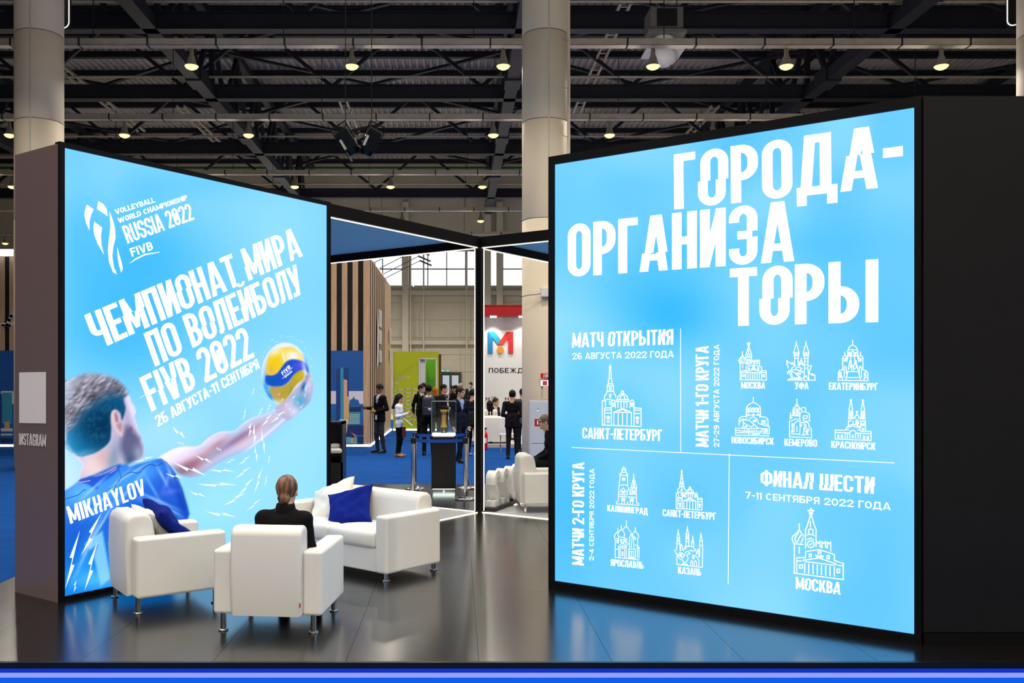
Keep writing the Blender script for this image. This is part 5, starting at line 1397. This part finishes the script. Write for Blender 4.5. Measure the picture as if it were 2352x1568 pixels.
    if len(V2):
        v2 = (V2 @ Rh.T*hs+hd)*k
        me = bpy.data.meshes.new('hair'); me.from_pydata(v2.tolist(), [], F2.tolist()); me.polygons.foreach_set('use_smooth', np.ones(len(F2), bool))
        me.materials.append(wood('brown_hair', (40, 25, 17), (140, 98, 68)) if hair == 'bun' else mat('hair_%d_%d_%d' % tuple(hcol), hcol, .6, bump=.3, bscale=120, var=.35, vscale=45, spec=.15)); me.update(); link('hair', me, t)
    t['k'] = k
    P = {n: tuple(float(c)*k for c in q) for n, q in (('hd', hd), ('nek', nek), ('che', che), ('pel', pel), ('wl', J['wri', -1]), ('wr', J['wri', 1]))}
    del t['k']
    return t, P
def world_of(t, p):
    c, s = math.cos(t.rotation_euler[2]), math.sin(t.rotation_euler[2])
    return (t.location.x+c*p[0]-s*p[1], t.location.y+s*p[0]+c*p[1], t.location.z+p[2])
def held(name, label, cat, t, p, off, dims, m, rot=(0, 0, 0)):
    w = world_of(t, (p[0]+off[0], p[1]+off[1], p[2]+off[2]))
    o = MB().raw(*rbox(-dims[0]/2, dims[0]/2, -dims[1]/2, dims[1]/2, -dims[2]/2, dims[2]/2, r=min(dims)*.3, seg=2)).build(name, m)
    o.location = w; o.rotation_euler = (rot[0], rot[1], rot[2]+t.rotation_euler[2]); return tag(o, label, cat)
BLK, NAV, GRY = (9, 9, 11), (14, 20, 40), (46, 48, 54)
def foot(px, py): return gnd(px, py, FL)
def by_depth(px, d): return ((px-CX)/F*d, d, FL)
m_ph = mat('phone_black', (14, 14, 16), .2); m_paper = mat('paper', (236, 238, 244), .7)
# foreground: person in the near armchair
t, P = person('person', 'person with hair in a bun and black jacket sitting in the near armchair', on(ch_f, -.075, .0, -.085), 84.3, 1.66, BLK, BLK, 2, 'bun', (122, 84, 58), arms=('lap', 'knee'), sit=True, fem=True, slouch=.35, nod=-8)
MB().lathe([(.085, 0), (.078, .03), (.066, .075), (.062, .075), (.07, .03), (.075, 0)], 24).build('jacket_collar', mat('cloth_9_9_11', BLK, .85), t, (P['nek'][0], P['nek'][1], P['nek'][2]-.045))
# around the trophy
t, P = person('person', 'man in black suit and tie looking at a phone beside the wooden wall', foot(872, 1040), 215, 1.84, BLK, GRY, 1, 'short', (20, 16, 16), shirt=(232, 234, 240), tie=(40, 42, 48), arms=('out', 'waist'), nod=14, stride=.03)
held('mobile_phone', 'black phone held out by the man in the suit', 'phone', t, P['wl'], (0, -.13, .03), (.075, .15, .012), m_ph, (ra(-20), 0, 0))
held('paper_cup', 'yellow card held by the man in the black suit', 'card', t, P['wr'], (-.03, -.10, .04), (.09, .02, .12), mat('yellow_card', (214, 176, 40), .6))
held('badge_card', 'white badge card hanging at the waist of the suited man', 'badge', t, P['che'], (.07, -.155, -.40), (.09, .01, .12), m_paper)
t, P = person('person', 'woman with long dark hair and white blouse looking at her phone', foot(917, 1049), -12, 1.60, (226, 230, 244), BLK, 0, 'long', (34, 22, 20), arms=('phone', 'phone'), jacket=False, fem=True, shoe=(172, 112, 72), nod=16)
held('mobile_phone', 'black phone in the hands of the woman in white', 'phone', t, P['wl'], (.05, -.14, .05), (.075, .012, .15), m_ph, (ra(-40), 0, 0))
held('paper_sheet', 'white paper sheets held low by the woman in the blouse', 'paper', t, P['pel'], (-.10, -.26, .03), (.21, .012, .30), m_paper, (ra(-50), 0, ra(15)))
held('paper_bag', 'small dark red bag beside the woman in white', 'bag', t, P['pel'], (-.14, -.16, -.22), (.05, .10, .26), mat('dark_red', (90, 16, 26), .6))
t, P = person('person', 'suited man with tie standing before the lime green wall', by_depth(968, 29), -50, 1.80, BLK, BLK, 0, 'short', (36, 26, 22), shirt=(230, 230, 236), tie=(40, 44, 52), arms=('back', 'down'), look=30)
t, P = person('person', 'man in grey suit half hidden behind the others at the lime wall', by_depth(973, 33), 60, 1.84, GRY, GRY, 0, 'short', (30, 24, 22), shirt=(220, 220, 224))
t, P = person('person', 'man in black with a backpack seen from behind near the trophy', foot(984, 1045), 95, 1.83, BLK, BLK, 1, 'short', (14, 12, 12), shirt=(230, 230, 234), arms=('phone', 'phone'), stride=.04)
bp = thing('backpack', 'dark navy backpack worn by the man near the trophy', 'backpack', t.location, t.rotation_euler[2])
m_bp = mat('backpack_navy', (18, 30, 44), .7, bump=.2, bscale=200)
soft('bag_body', m_bp, bp, -.16, .16, .13, .30, 1.02, 1.50, r=.05, seg=4, puff=.02, cuts=2); pk_ = soft('front_pocket', m_bp, bp, -.13, .13, .28, .35, 1.04, 1.27, r=.03)
for s in (-1, 1): MB().bar((s*.1, .15, 1.5), (s*.11, -.02, 1.56), .05, .012).bar((s*.11, -.02, 1.56), (s*.13, -.14, 1.4), .05, .012).build('strap', m_bp, bp)
MB().box(-.06, .03, .351, .353, 1.20, 1.235).box(-.06, .01, .351, .353, 1.175, 1.185).build('bag_print', m_paper, pk_)
t, P = person('person', 'bearded man in black with a white lanyard facing right', by_depth(1020, 27), -20, 1.82, (24, 22, 24), BLK, 0, 'short', (22, 18, 18), arms=('waist', 'waist'), jacket=False)
ly = thing('lanyard', 'white lanyard with badge around the bearded man', 'lanyard', t.location, t.rotation_euler[2]); kk = 1.82/1.76
for s in (-1, 1): MB().bar((s*.06*kk, -.06, 1.46*kk), (s*.015, -.125*kk, 1.12*kk), .012, .004).build('ribbon', m_paper, ly)
MB().box(-.045, .045, -.145, -.14, 1.0, 1.14).build('badge', mat('badge_tan', (190, 176, 150), .6), ly)
t, P = person('person', 'young man in navy suit and pale blue shirt behind the glass case', foot(1057, 1062), -48, 1.78, NAV, NAV, 0, 'short', (36, 26, 22), shirt=(150, 176, 220), arms=('down', 'down'), stride=.16, look=22)
t, P = person('person', 'woman with dark hair and red scarf in the crowd far behind', by_depth(1037, 37), 200, 1.72, (26, 20, 22), BLK, 0, 'long', (24, 18, 18), shirt=(180, 30, 40), arms=('phone', 'down'), fem=True)
t, P = person('person', 'bald man in dark suit standing near the far glazed door', by_depth(1058, 43), 215, 1.80, (22, 22, 26), BLK, 0, 'bald', (60, 54, 50), shirt=(224, 224, 226))
t, P = person('person', 'man with white face mask and beige shirt in the far crowd', by_depth(1081, 42), 245, 1.84, (40, 38, 38), (46, 44, 44), 0, 'short', (30, 26, 24), shirt=(196, 186, 160))
w_ = world_of(t, P['hd']); o = MB().raw(*rbox(-.05, .05, -.105, -.06, -.085, -.02, r=.02)).build('face_mask', mat('mask_white', (236, 238, 240), .8)); o.location = w_; o.rotation_euler = t.rotation_euler; tag(o, 'white face mask worn by the man in beige shirt', 'mask')
t, P = person('person', 'woman with orange red hair seen from behind in the crowd', by_depth(1000, 31), 80, 1.70, (40, 30, 34), BLK, 0, 'long', (176, 92, 40), fem=True)
t, P = person('person', 'dark haired person in black bending among the crowd', by_depth(1046, 32), 170, 1.76, BLK, BLK, 0, 'short', (22, 18, 18), arms=('phone', 'waist'))
t, P = person('person', 'person in dark coat and pale sneakers beside the frame post', by_depth(1086, 23.5), 60, 1.72, (34, 34, 34), BLK, 0, 'short', (26, 22, 20), shoe=(214, 204, 196), arms=('down', 'down'))
# right part
t, P = person('person', 'man in dark suit standing with his back turned before the white stand', foot(1177, 1054), 82, 1.70, (22, 20, 22), (26, 24, 26), 0, 'short', (18, 14, 14), arms=('waist', 'waist'), stride=.02)
t, P = person('person', 'person in grey suit partly hidden by the middle pillar', by_depth(1200, 24.5), 110, 1.72, (70, 68, 70), BLK, 0, 'short', (40, 34, 30))
ar = thing('wire_chair', 'pale folding chair with thin metal legs on the white stand', 'chair', (by_depth(1166, 25.4)[0], 25.4, FL))
MB().box(-.22, .22, -.2, .22, .43, .46).build('seat', m_white, ar); MB().box(-.22, .22, .2, .22, .6, .85).build('backrest', m_white, ar)
for x in (-.2, .2): MB().tube((x, -.2, 0), (x, .2, .44), .012, 8).build('leg', m_chrome, ar); MB().tube((x, .22, 0), (x, -.15, .44), .012, 8).build('leg', m_chrome, ar)
t, P = person('person', 'man in navy jacket and white shirt sitting on the white stand', (by_depth(1146, 28.2)[0], 28.2, FL+.10), -40, 1.78, NAV, NAV, 0, 'short', (40, 34, 32), shirt=(232, 232, 236), arms=('lap', 'lap'), sit=True, slouch=.2)
st = thing('stool', 'low white seat cube under the man in navy jacket', 'stool', (t.location.x, t.location.y, FL+.1)); st.rotation_euler = t.rotation_euler
soft('cube', m_white, st, -.2, .2, -.02, .36, .0, .40, r=.03)
oc = thing('plain_chair', 'dark chair behind the white armchair on the right', 'chair', (1.345, 14.9, 0), ra(-85))
MB().box(-.24, .24, -.22, .24, .40, .45).build('seat', m_black, oc); MB().box(-.24, .24, .26, .29, .5, .85).build('backrest', m_black, oc)
for x in (-.21, .21):
    MB().tube((x, .27, 0), (x, .27, .6), .012, 8).build('leg', m_chrome, oc); MB().tube((x, -.2, 0), (x, -.2, .42), .012, 8).build('leg', m_chrome, oc)
t, P = person('person', 'elderly person with short grey hair and glasses in black, sitting, facing left', (1.335, 14.9, 0), 183, 1.76, BLK, (30, 34, 40), 2, 'short', (120, 106, 98), arms=('lap', 'lap'), sit=True, fem=True, slouch=.3, nod=4)
w_ = world_of(t, P['hd']); gl = thing('glasses', 'dark framed glasses on the elderly person', 'glasses', w_, t.rotation_euler[2])
for s in (-1, 1):
    MB().path([(s*.029+.02*math.cos(q*math.pi/5), -.098, .004+.015*math.sin(q*math.pi/5)) for q in range(11)], .0022, 5).build('rim', m_black, gl)
    MB().tube((s*.05, -.096, .008), (s*.078, .0, .005), .002, 5).build('temple', m_black, gl)
# ---------------------------------------------------------------- neighbouring stands
BD, BX1, BX0, BH = 26.35, (847-CX)/F*26.35, -13.8, CH+283/F*26.35
BZ = CH+66/F*BD; BFar = 35.0
w_oak = wood('oak', (186, 150, 116), (206, 172, 136)); w_oak2 = wood('oak_light', (206, 168, 128), (222, 188, 148))
m_bl = mat('stand_blue', (20, 86, 160), .6, var=.06, vscale=.8); m_dk = mat('matt_black', (14, 14, 15), .8)
bs = thing('striped_stand', 'tall stand of oak and black stripes with a blue printed base', 'exhibition stand', (BX1, BD, FL))
sd = BH-FL
MB().box(BX0-BX1, 0, .05, BFar-BD, .12, sd).build('core', m_dk, bs)
pk = MB().box(0, .155, -.02, .05, BZ-FL, sd).mesh('oak_plank', w_oak)
k = 0; x = -.155
while x > BX0-BX1: link('oak_plank', pk, bs, (x, 0, 0)); x -= .309
MB().box(-.155, 0, -.02, .05, .1, BZ-FL).build('corner_plank', w_oak, bs)
bp_ = MB().box(BX0-BX1, -.156, -.015, .05, .1, BZ-FL).build('blue_panel', m_bl, bs)
MB().box(BX0-BX1, .03, -.045, -.02, .03, .10).build('base_light', emit('base_white', (235, 250, 255), 1.5, True), bs)
MB().box(.03, .06, -.03, BFar-BD, .03, .10).build('base_light', emit('base_white', (235, 250, 255), 1.5, True), bs)
s1 = MB().box(-.01, .010, 0, .30, .1, sd).mesh('oak_slat', w_oak); y = .02
while y < 5.0: link('oak_slat', s1, bs, (0, y, 0)); y += .62
s2 = MB().box(-.01, .012, 0, .40, .1, sd).mesh('oak_slat', w_oak2)
while y < BFar-BD-.3: link('oak_slat', s2, bs, (0, y, 0)); y += .425
for i, y in enumerate((2.2, 3.8, 5.4, 6.6)):
    a = thing('arm_lamp', 'thin arm lamp on top of the oak wall, %s from the near end' % ORD[i], 'lamp', (BX1, BD+y, BH), group='arm lamps')
    MB().box(-.1, .0, -.05, .05, 0, .12).build('clamp', m_white, a)
    MB().tube((-.03, 0, .1), (1.2, .2, .75), .014, 6).build('arm', m_steel, a)
    MB().bar((1.18, .2, .76), (1.62, .25, .58), .09, .05).build('lamp_head', m_steel, a)
def fp(c, pts, d=BD):      # print traced on the front face
    return [((c(*p)[0]-CX)/F*d-BX1, CH-(c(*p)[1]-CY)/F*d-FL) for p in pts]
cG = crop(760, 800, 4.755)
def ink(name, col, polys, y=-.017, d=BD):
    for i, p in enumerate(polys): MB().flat(fp(cG, p, d), y-.0006*(i % 3)).build(name, mat('ink_%d_%d_%d' % col, col, .6), bs)
q4 = lambda x0, y0, x1, y1: [(x0, y0), (x1, y0), (x1, y1), (x0, y1)]
ink('printed_sky', (224, 218, 226), [q4(-3600, 465, 357, 605)], -.016)
ink('printed_land', (22, 100, 170), [q4(-3600, 606, 357, 1072), [(200, 607), (205, 565), (235, 550), (250, 522), (265, 555), (300, 560), (315, 607)]], -.0165)
ink('printed_tower', (20, 62, 132), [[(57, 235), (105, 210), (195, 215), (195, 870), (57, 870)], [(-3640, 500), (-3590, 500), (-3590, 900), (-3640, 900)]], -.019)
ink('printed_tower', (52, 150, 178), [[(105, 215), (138, 205), (138, 770), (105, 770)], q4(-3588, 480, -3478, 820)], -.021)
ink('printed_tower', (222, 170, 150), [[(140, 335), (180, 345), (180, 830), (140, 780)]], -.0215)
ink('printed_tower', (226, 178, 110), [[(162, 512), (198, 527), (198, 832), (162, 800)]], -.0225)
ink('printed_house', (62, 150, 165), [q4(200, 690, 320, 828)], -.019)
ink('printed_stripes', (176, 206, 206), [q4(202, 720+22*i, 316, 730+22*i) for i in range(5)], -.0215)
ink('printed_ground', (16, 44, 104), [q4(175, 838, 357, 940), q4(130, 960, 357, 1072), q4(205, 640, 330, 690), q4(-3600, 980, -3470, 1072)], -.0235)
ink('printed_roof', (208, 212, 220), [[(95, 770), (187, 775), (175, 920), (95, 872)], q4(-3600, 870, -3470, 905), q4(-3600, 930, -3470, 950)], -.0255)
ink('printed_yard', (210, 168, 90), [[(120, 805), (172, 805), (172, 918), (130, 915)], q4(222, 975, 245, 1034), q4(-3560, 800, -3500, 870)], -.0285)
ink('printed_dome', (30, 40, 120), [[(140, 957), (165, 925), (215, 912), (260, 935), (290, 962)]], -.0285)
ink('printed_dome', (222, 130, 130), [[(222, 915), (260, 935), (290, 962), (262, 960)]], -.0305)
ink('printed_yard', (92, 168, 186), [q4(168, 966, 222, 1036), q4(246, 966, 288, 1040)], -.0285)
# white marks on the oak side and the black front
mb = MB()
for z0, z1, y0, y1 in ((3.55, 4.1, 2.9, 3.9), (3.0, 3.45, 2.9, 4.0), (2.4, 2.8, 3.0, 4.0), (3.2, 3.75, 7.4, 8.2), (2.5, 3.0, 7.5, 8.1)):
    for i in range(5): mb.box(.052, .056, y0+(y1-y0)*i/5, y0+(y1-y0)*(i+.7)/5, z0-FL, z1-FL)
mb.prism([(2.1, 2.3), (2.6, 2.5), (2.75, 3.6), (2.45, 4.2), (2.3, 3.4)], .05, .055, axis='x')
mb.build('white_mark', mat('mark_white', (226, 222, 214), .5), bs)
mb = MB(); stroke(mb, fp(lambda x, y: (x, y), [(6, 745), (18, 746), (22, 735), (27, 726), (36, 722)]), .09, -.03); stroke(mb, fp(lambda x, y: (x, y), [(6, 747), (24, 748), (36, 738)]), .06, -.03)
mb.build('white_mark', mat('mark_white', (226, 222, 214), .5), bs)
MB().box(-14.5, -7.7, -.3, .1, sd, sd+.16).build('top_light', emit('base_white', (235, 250, 255), 1.5, True), bs)
# lime green wall with a doorway
gx0, gx1, gd = BX1+.15, (1008-CX)/F*35, 35.0
gs = thing('lime_stand', 'lime green stand wall with white wavy arrows and a doorway', 'exhibition stand', (0, gd, FL))
m_lime = mat('lime_green', (190, 206, 30), .6)
gz = CH+64/F*gd-FL; da, db, dz_ = (964-CX)/F*gd, (1002-CX)/F*gd, CH+46/F*gd-FL
MB().box(BX1+.1, da, 0, .15, .08, gz).build('wall_sheet', m_lime, gs); MB().box(da, db, 0, .15, dz_, gz).build('wall_sheet', m_lime, gs); MB().box(db, gx1, 0, .15, .08, gz).build('wall_sheet', m_lime, gs)
MB().box(gx1, gx1+.08, -.02, .6, 0, gz-.1).build('edge_post', mat('brown_edge', (90, 50, 34), .6), gs)
MB().box(da-.04, da+.02, -.03, .15, .08, dz_+.03).box(db-.02, db+.04, -.03, .15, .08, dz_+.03).box(da, db, -.03, .15, dz_, dz_+.05).build('door_frame', m_white, gs)
MB().box(da, da+.2, .1, 1.2, .08, dz_).build('reveal', m_white, gs); MB().box(da, db, 1.2, 1.25, .08, dz_+.1).build('green_back', mat('bright_green', (110, 196, 30), .6), gs)
MB().box(BX1+.1, gx1, -.03, -.005, .01, .08).build('base_light', emit('base_white', (235, 250, 255), 1.5, True), gs)
gp = Panel((-4, gd), (4, gd)); m_mark = mat('mark_white', (226, 222, 214), .5)
cE = crop(740, 820, 3.92)
def gprint(name, mb): mb.build(name, m_mark, gs, (-4, -.01, -FL))
for wd_, a, b, c in (('ОТДЫХ', (658, 193), (752, 191), (658, 166)), ('ЫЙ', (650, 249), (686, 247), (650, 224))):
    mb = MB(); gp.write(mb, wd_, cE(*a), cE(*b), cE(*c), 0, **wide); gprint('lettering', mb)
mb = MB(); stroke(mb, [gp.map(*cE(770, 183)), gp.map(*cE(782, 183))], .05, 0); gprint('lettering', mb)
for r in range(9):
    y0 = 285+r*36; sh = -14+r*5.5
    b = lambda xx: y0+abs(sh)*((xx-790)/110)**2*(1 if sh < 0 else -1)
    for x in range(632, 870, 62):
        p0, p1 = (x, b(x)), (x+48, b(x+48))
        if p1[0] > 868: continue
        mb = MB(); stroke(mb, [gp.map(*cE(*p0)), gp.map(*cE(*p1))], .035, 0)
        stroke(mb, [gp.map(*cE(p1[0]-3, p1[1]-8)), gp.map(*cE(p1[0]+2, p1[1])), gp.map(*cE(p1[0]-3, p1[1]+8))], .03, 0); gprint('printed_arrow', mb)
# white stand with the colourful letter
md = 29.0
ms = thing('white_stand', 'white stand wall with red top and a blue red letter logo', 'exhibition stand', (0, md, FL))
mx0, mx1 = (1098-CX)/F*md, 4.6
MB().box(mx0, mx1, 0, .2, 0, CH+140/F*md-FL).build('wall_sheet', m_white, ms)
m_red = mat('stand_red', (206, 24, 34), .35)
zt0, zt1 = CH+140/F*md-FL, CH+166/F*md-FL
MB().box(mx0-.1, mx1, -.5, .25, zt0+.05, zt1).build('red_fascia', m_red, ms)
MB().box(mx0-.12, mx1, -.53, .25, zt1, zt1+.03).build('red_cap', m_red, ms)
for px in (1132, 1197, 1260):
    x = (px-CX)/F*md; MB().box(x-.1, x+.1, -.45, -.3, zt0, zt0+.05).build('downlight', emit('downlight', (255, 246, 225), 5), ms)
    l = bpy.data.lights.new('downlight', 'SPOT'); l.energy = 60; l.spot_size = 1.6; l.spot_blend = .8; l.color = (1, .93, .82); l.shadow_soft_size = .08
    lo_ = bpy.data.objects.new('downlight_light', l); COL.objects.link(lo_); lo_.parent = ms; lo_.location = (x, -.38, zt0-.02); lo_.rotation_euler = (ra(15), 0, 0)
MB().box(mx0, mx1, -2.6, .2, 0, .1).build('podium', mat('podium_grey', (190, 184, 174), .5), ms)
mp = Panel((-4, md), (4, md)); cF = crop(740, 460, 3.92)
lg = lambda name, col, pts, y=-.04: MB().prism([mp.map(*cF(*p)) for p in pts], y, 0).build(name, mat('logo_%d_%d_%d' % col, col, .5), ms, (-4, 0, -FL))
lg('logo_stroke', (30, 130, 190), [(1492, 1376), (1492, 1182), (1536, 1240), (1536, 1376)])
lg('logo_stroke', (40, 170, 205), [(1492, 1182), (1552, 1182), (1606, 1252), (1582, 1298), (1536, 1240)])
lg('logo_stroke', (226, 60, 50), [(1578, 1298), (1660, 1182), (1720, 1182), (1632, 1298)])
lg('logo_stroke', (206, 44, 50), [(1675, 1376), (1675, 1240), (1720, 1182), (1720, 1376)])
lg('logo_dot', (226, 150, 40), [(1604+31*math.cos(a*math.pi/10), 1346+31*math.sin(a*math.pi/10)) for a in range(20)], -.05)
mb = MB(); mp.write(mb, 'ПОБЕЖД', cE(1500, 141), cE(1812, 141), cE(1500, 97), 0, w=.8, t=.17, u=.16, gap=.16)
for x in (1520, 1690): mp.write(mb, 'МОЙ', cE(x, 367), cE(x+45, 367), cE(x, 355), 0, **wide); mp.write(mb, 'СПОРТ', cE(x, 388), cE(x+70, 388), cE(x, 375), 0, **wide)
mb.build('black_print', mat('print_black', (30, 30, 34), .6), ms, (-4, -.006, -FL))
for x in (1472, 1645):
    for nm, col, pts in (('logo_stroke', (30, 130, 190), [(0, 388), (0, 356), (19, 372), (10, 376), (10, 388)]), ('logo_stroke', (206, 44, 50), [(36, 388), (36, 356), (16, 375), (26, 376), (26, 388)])):
        MB().prism([mp.map(*cE(x+p, q)) for p, q in pts], -.01, 0).build(nm, mat('logo_%d_%d_%d' % col, col, .5), ms, (-4, 0, -FL))
sf = seat_unit('tub_sofa', 'cream low sofa on the podium of the white stand', 'sofa', ((1126-CX)/F*27.0, 27.0, FL+.1), ra(180), 1.15, .74, .80, 1, lh=.06)
t, P = person('person', 'woman with long black hair in cream top sitting with her back turned', on(sf, .05, .0, FL+.1), 100, 1.72, (228, 222, 206), BLK, 0, 'long', (18, 14, 16), arms=('lap', 'phone'), sit=True, jacket=False, fem=True)
held('paper_sheet', 'white sheet held up by the woman in the cream top', 'paper', t, P['wl'], (-.05, -.1, .08), (.2, .01, .28), m_paper, (ra(30), 0, 0))
fe = thing('fire_extinguisher', 'red fire extinguisher standing left of the cream sofa', 'extinguisher', ((1113.5-CX)/F*25.5, 25.5, FL))
MB().lathe([(.001, 0), (.075, 0), (.08, .02), (.08, .42), (.06, .5), (.025, .53), (.025, .58)], 20).build('cylinder', m_red, fe); MB().box(-.05, .06, -.015, .015, .58, .62).build('handle', m_black, fe); MB().box(-.05, .05, -.083, -.078, .2, .34).build('white_label', m_paper, fe)
# fire point on the middle pillar
fc = thing('fire_cabinet', 'white metal fire cabinet with red stickers beside the middle pillar', 'cabinet', ((1217-CX)/F*19.4, 19.4, FL))
MB().box(0, .78, 0, .3, 0, 1.52).build('body', mat('cabinet_white', (214, 220, 228), .35), fc)
fd = []
for x in (.03, .40): fd.append(MB().box(x, x+.34, -.012, 0, .62, 1.49).build('door', mat('cabinet_door', (206, 214, 224), .35), fc))
MB().box(.03, .74, -.012, 0, .03, .59).build('door', mat('cabinet_door', (206, 214, 224), .35), fc)
for (x, z, s), dr in zip(((.10, .98, .13), (.42, 1.26, .13)), fd): MB().box(x, x+s, -.016, -.012, z, z+.15).build('red_sticker', m_red, dr); MB().box(x+.05, x+.09, -.018, -.016, z+.03, z+.12).build('sticker_sign', m_paper, dr)
MB().box(.29, .4, -.02, -.012, 1.03, 1.06).build('blue_tape', m_belt, fc); MB().box(.29, .37, -.02, -.012, .99, 1.01).build('red_tape', m_red, fc)
MB().lathe([(.001, 0), (.035, 0), (.035, .004)], 16).build('round_sticker', m_paper, fc, (.17, -.013, 1.32)).rotation_euler = (ra(90), 0, 0)
fs = thing('fire_sign', 'lit white box sign with red pictograms on a metal bracket', 'sign', ((1240-CX)/F*19.45, 19.45, FL))
MB().box(0, .5, 0, .1, 1.82, 1.96).build('sign_box', m_tray, fs); MB().box(.015, .485, -.006, 0, 1.83, 1.95).build('sign_face', emit('sign_lit', (255, 240, 246), 1.1), fs)
for k in range(3): MB().box(.06+k*.14, .15+k*.14, -.01, -.006, 1.845, 1.935).build('pictogram', mat('sign_pink', (220, 60, 90), .5), fs)
MB().box(.03, .07, .03, .07, 1.52, 1.82).build('bracket', m_tray, fs)
ps = thing('red_sign', 'red sign reading ПК on the middle pillar', 'sign', ((1243-CX)/F*19.6, 19.72, CH-(868-871)/F*19.6))
MB().box(0, .42, 0, .02, 0, .10).build('sign_plate', m_red, ps); mb = MB(); pP = Panel((0, 19.6), (1, 19.6))
P, L = text2d('ПК', .6, .16, .15, .12)
for q in P: mb.raw([(.06+a*.09, -.003, .012+b*.076) for a, b in q], [tuple(range(len(q)))])
mb.build('lettering', m_paper, ps)
jb = thing('junction_box', 'white junction box with a cable on the middle pillar', 'box', ((1242-CX)/F*19.72, 19.66, CH-(682-871)/F*19.72))
soft('box_body', m_white, jb, 0, .2, -.02, .12, 0, .2, r=.015); MB().path([(0, .03, .07), (-.12, .02, .05), (-.28, .08, .04), (-.42, .3, .02)], .008, 6).build('cable', m_steel, jb)
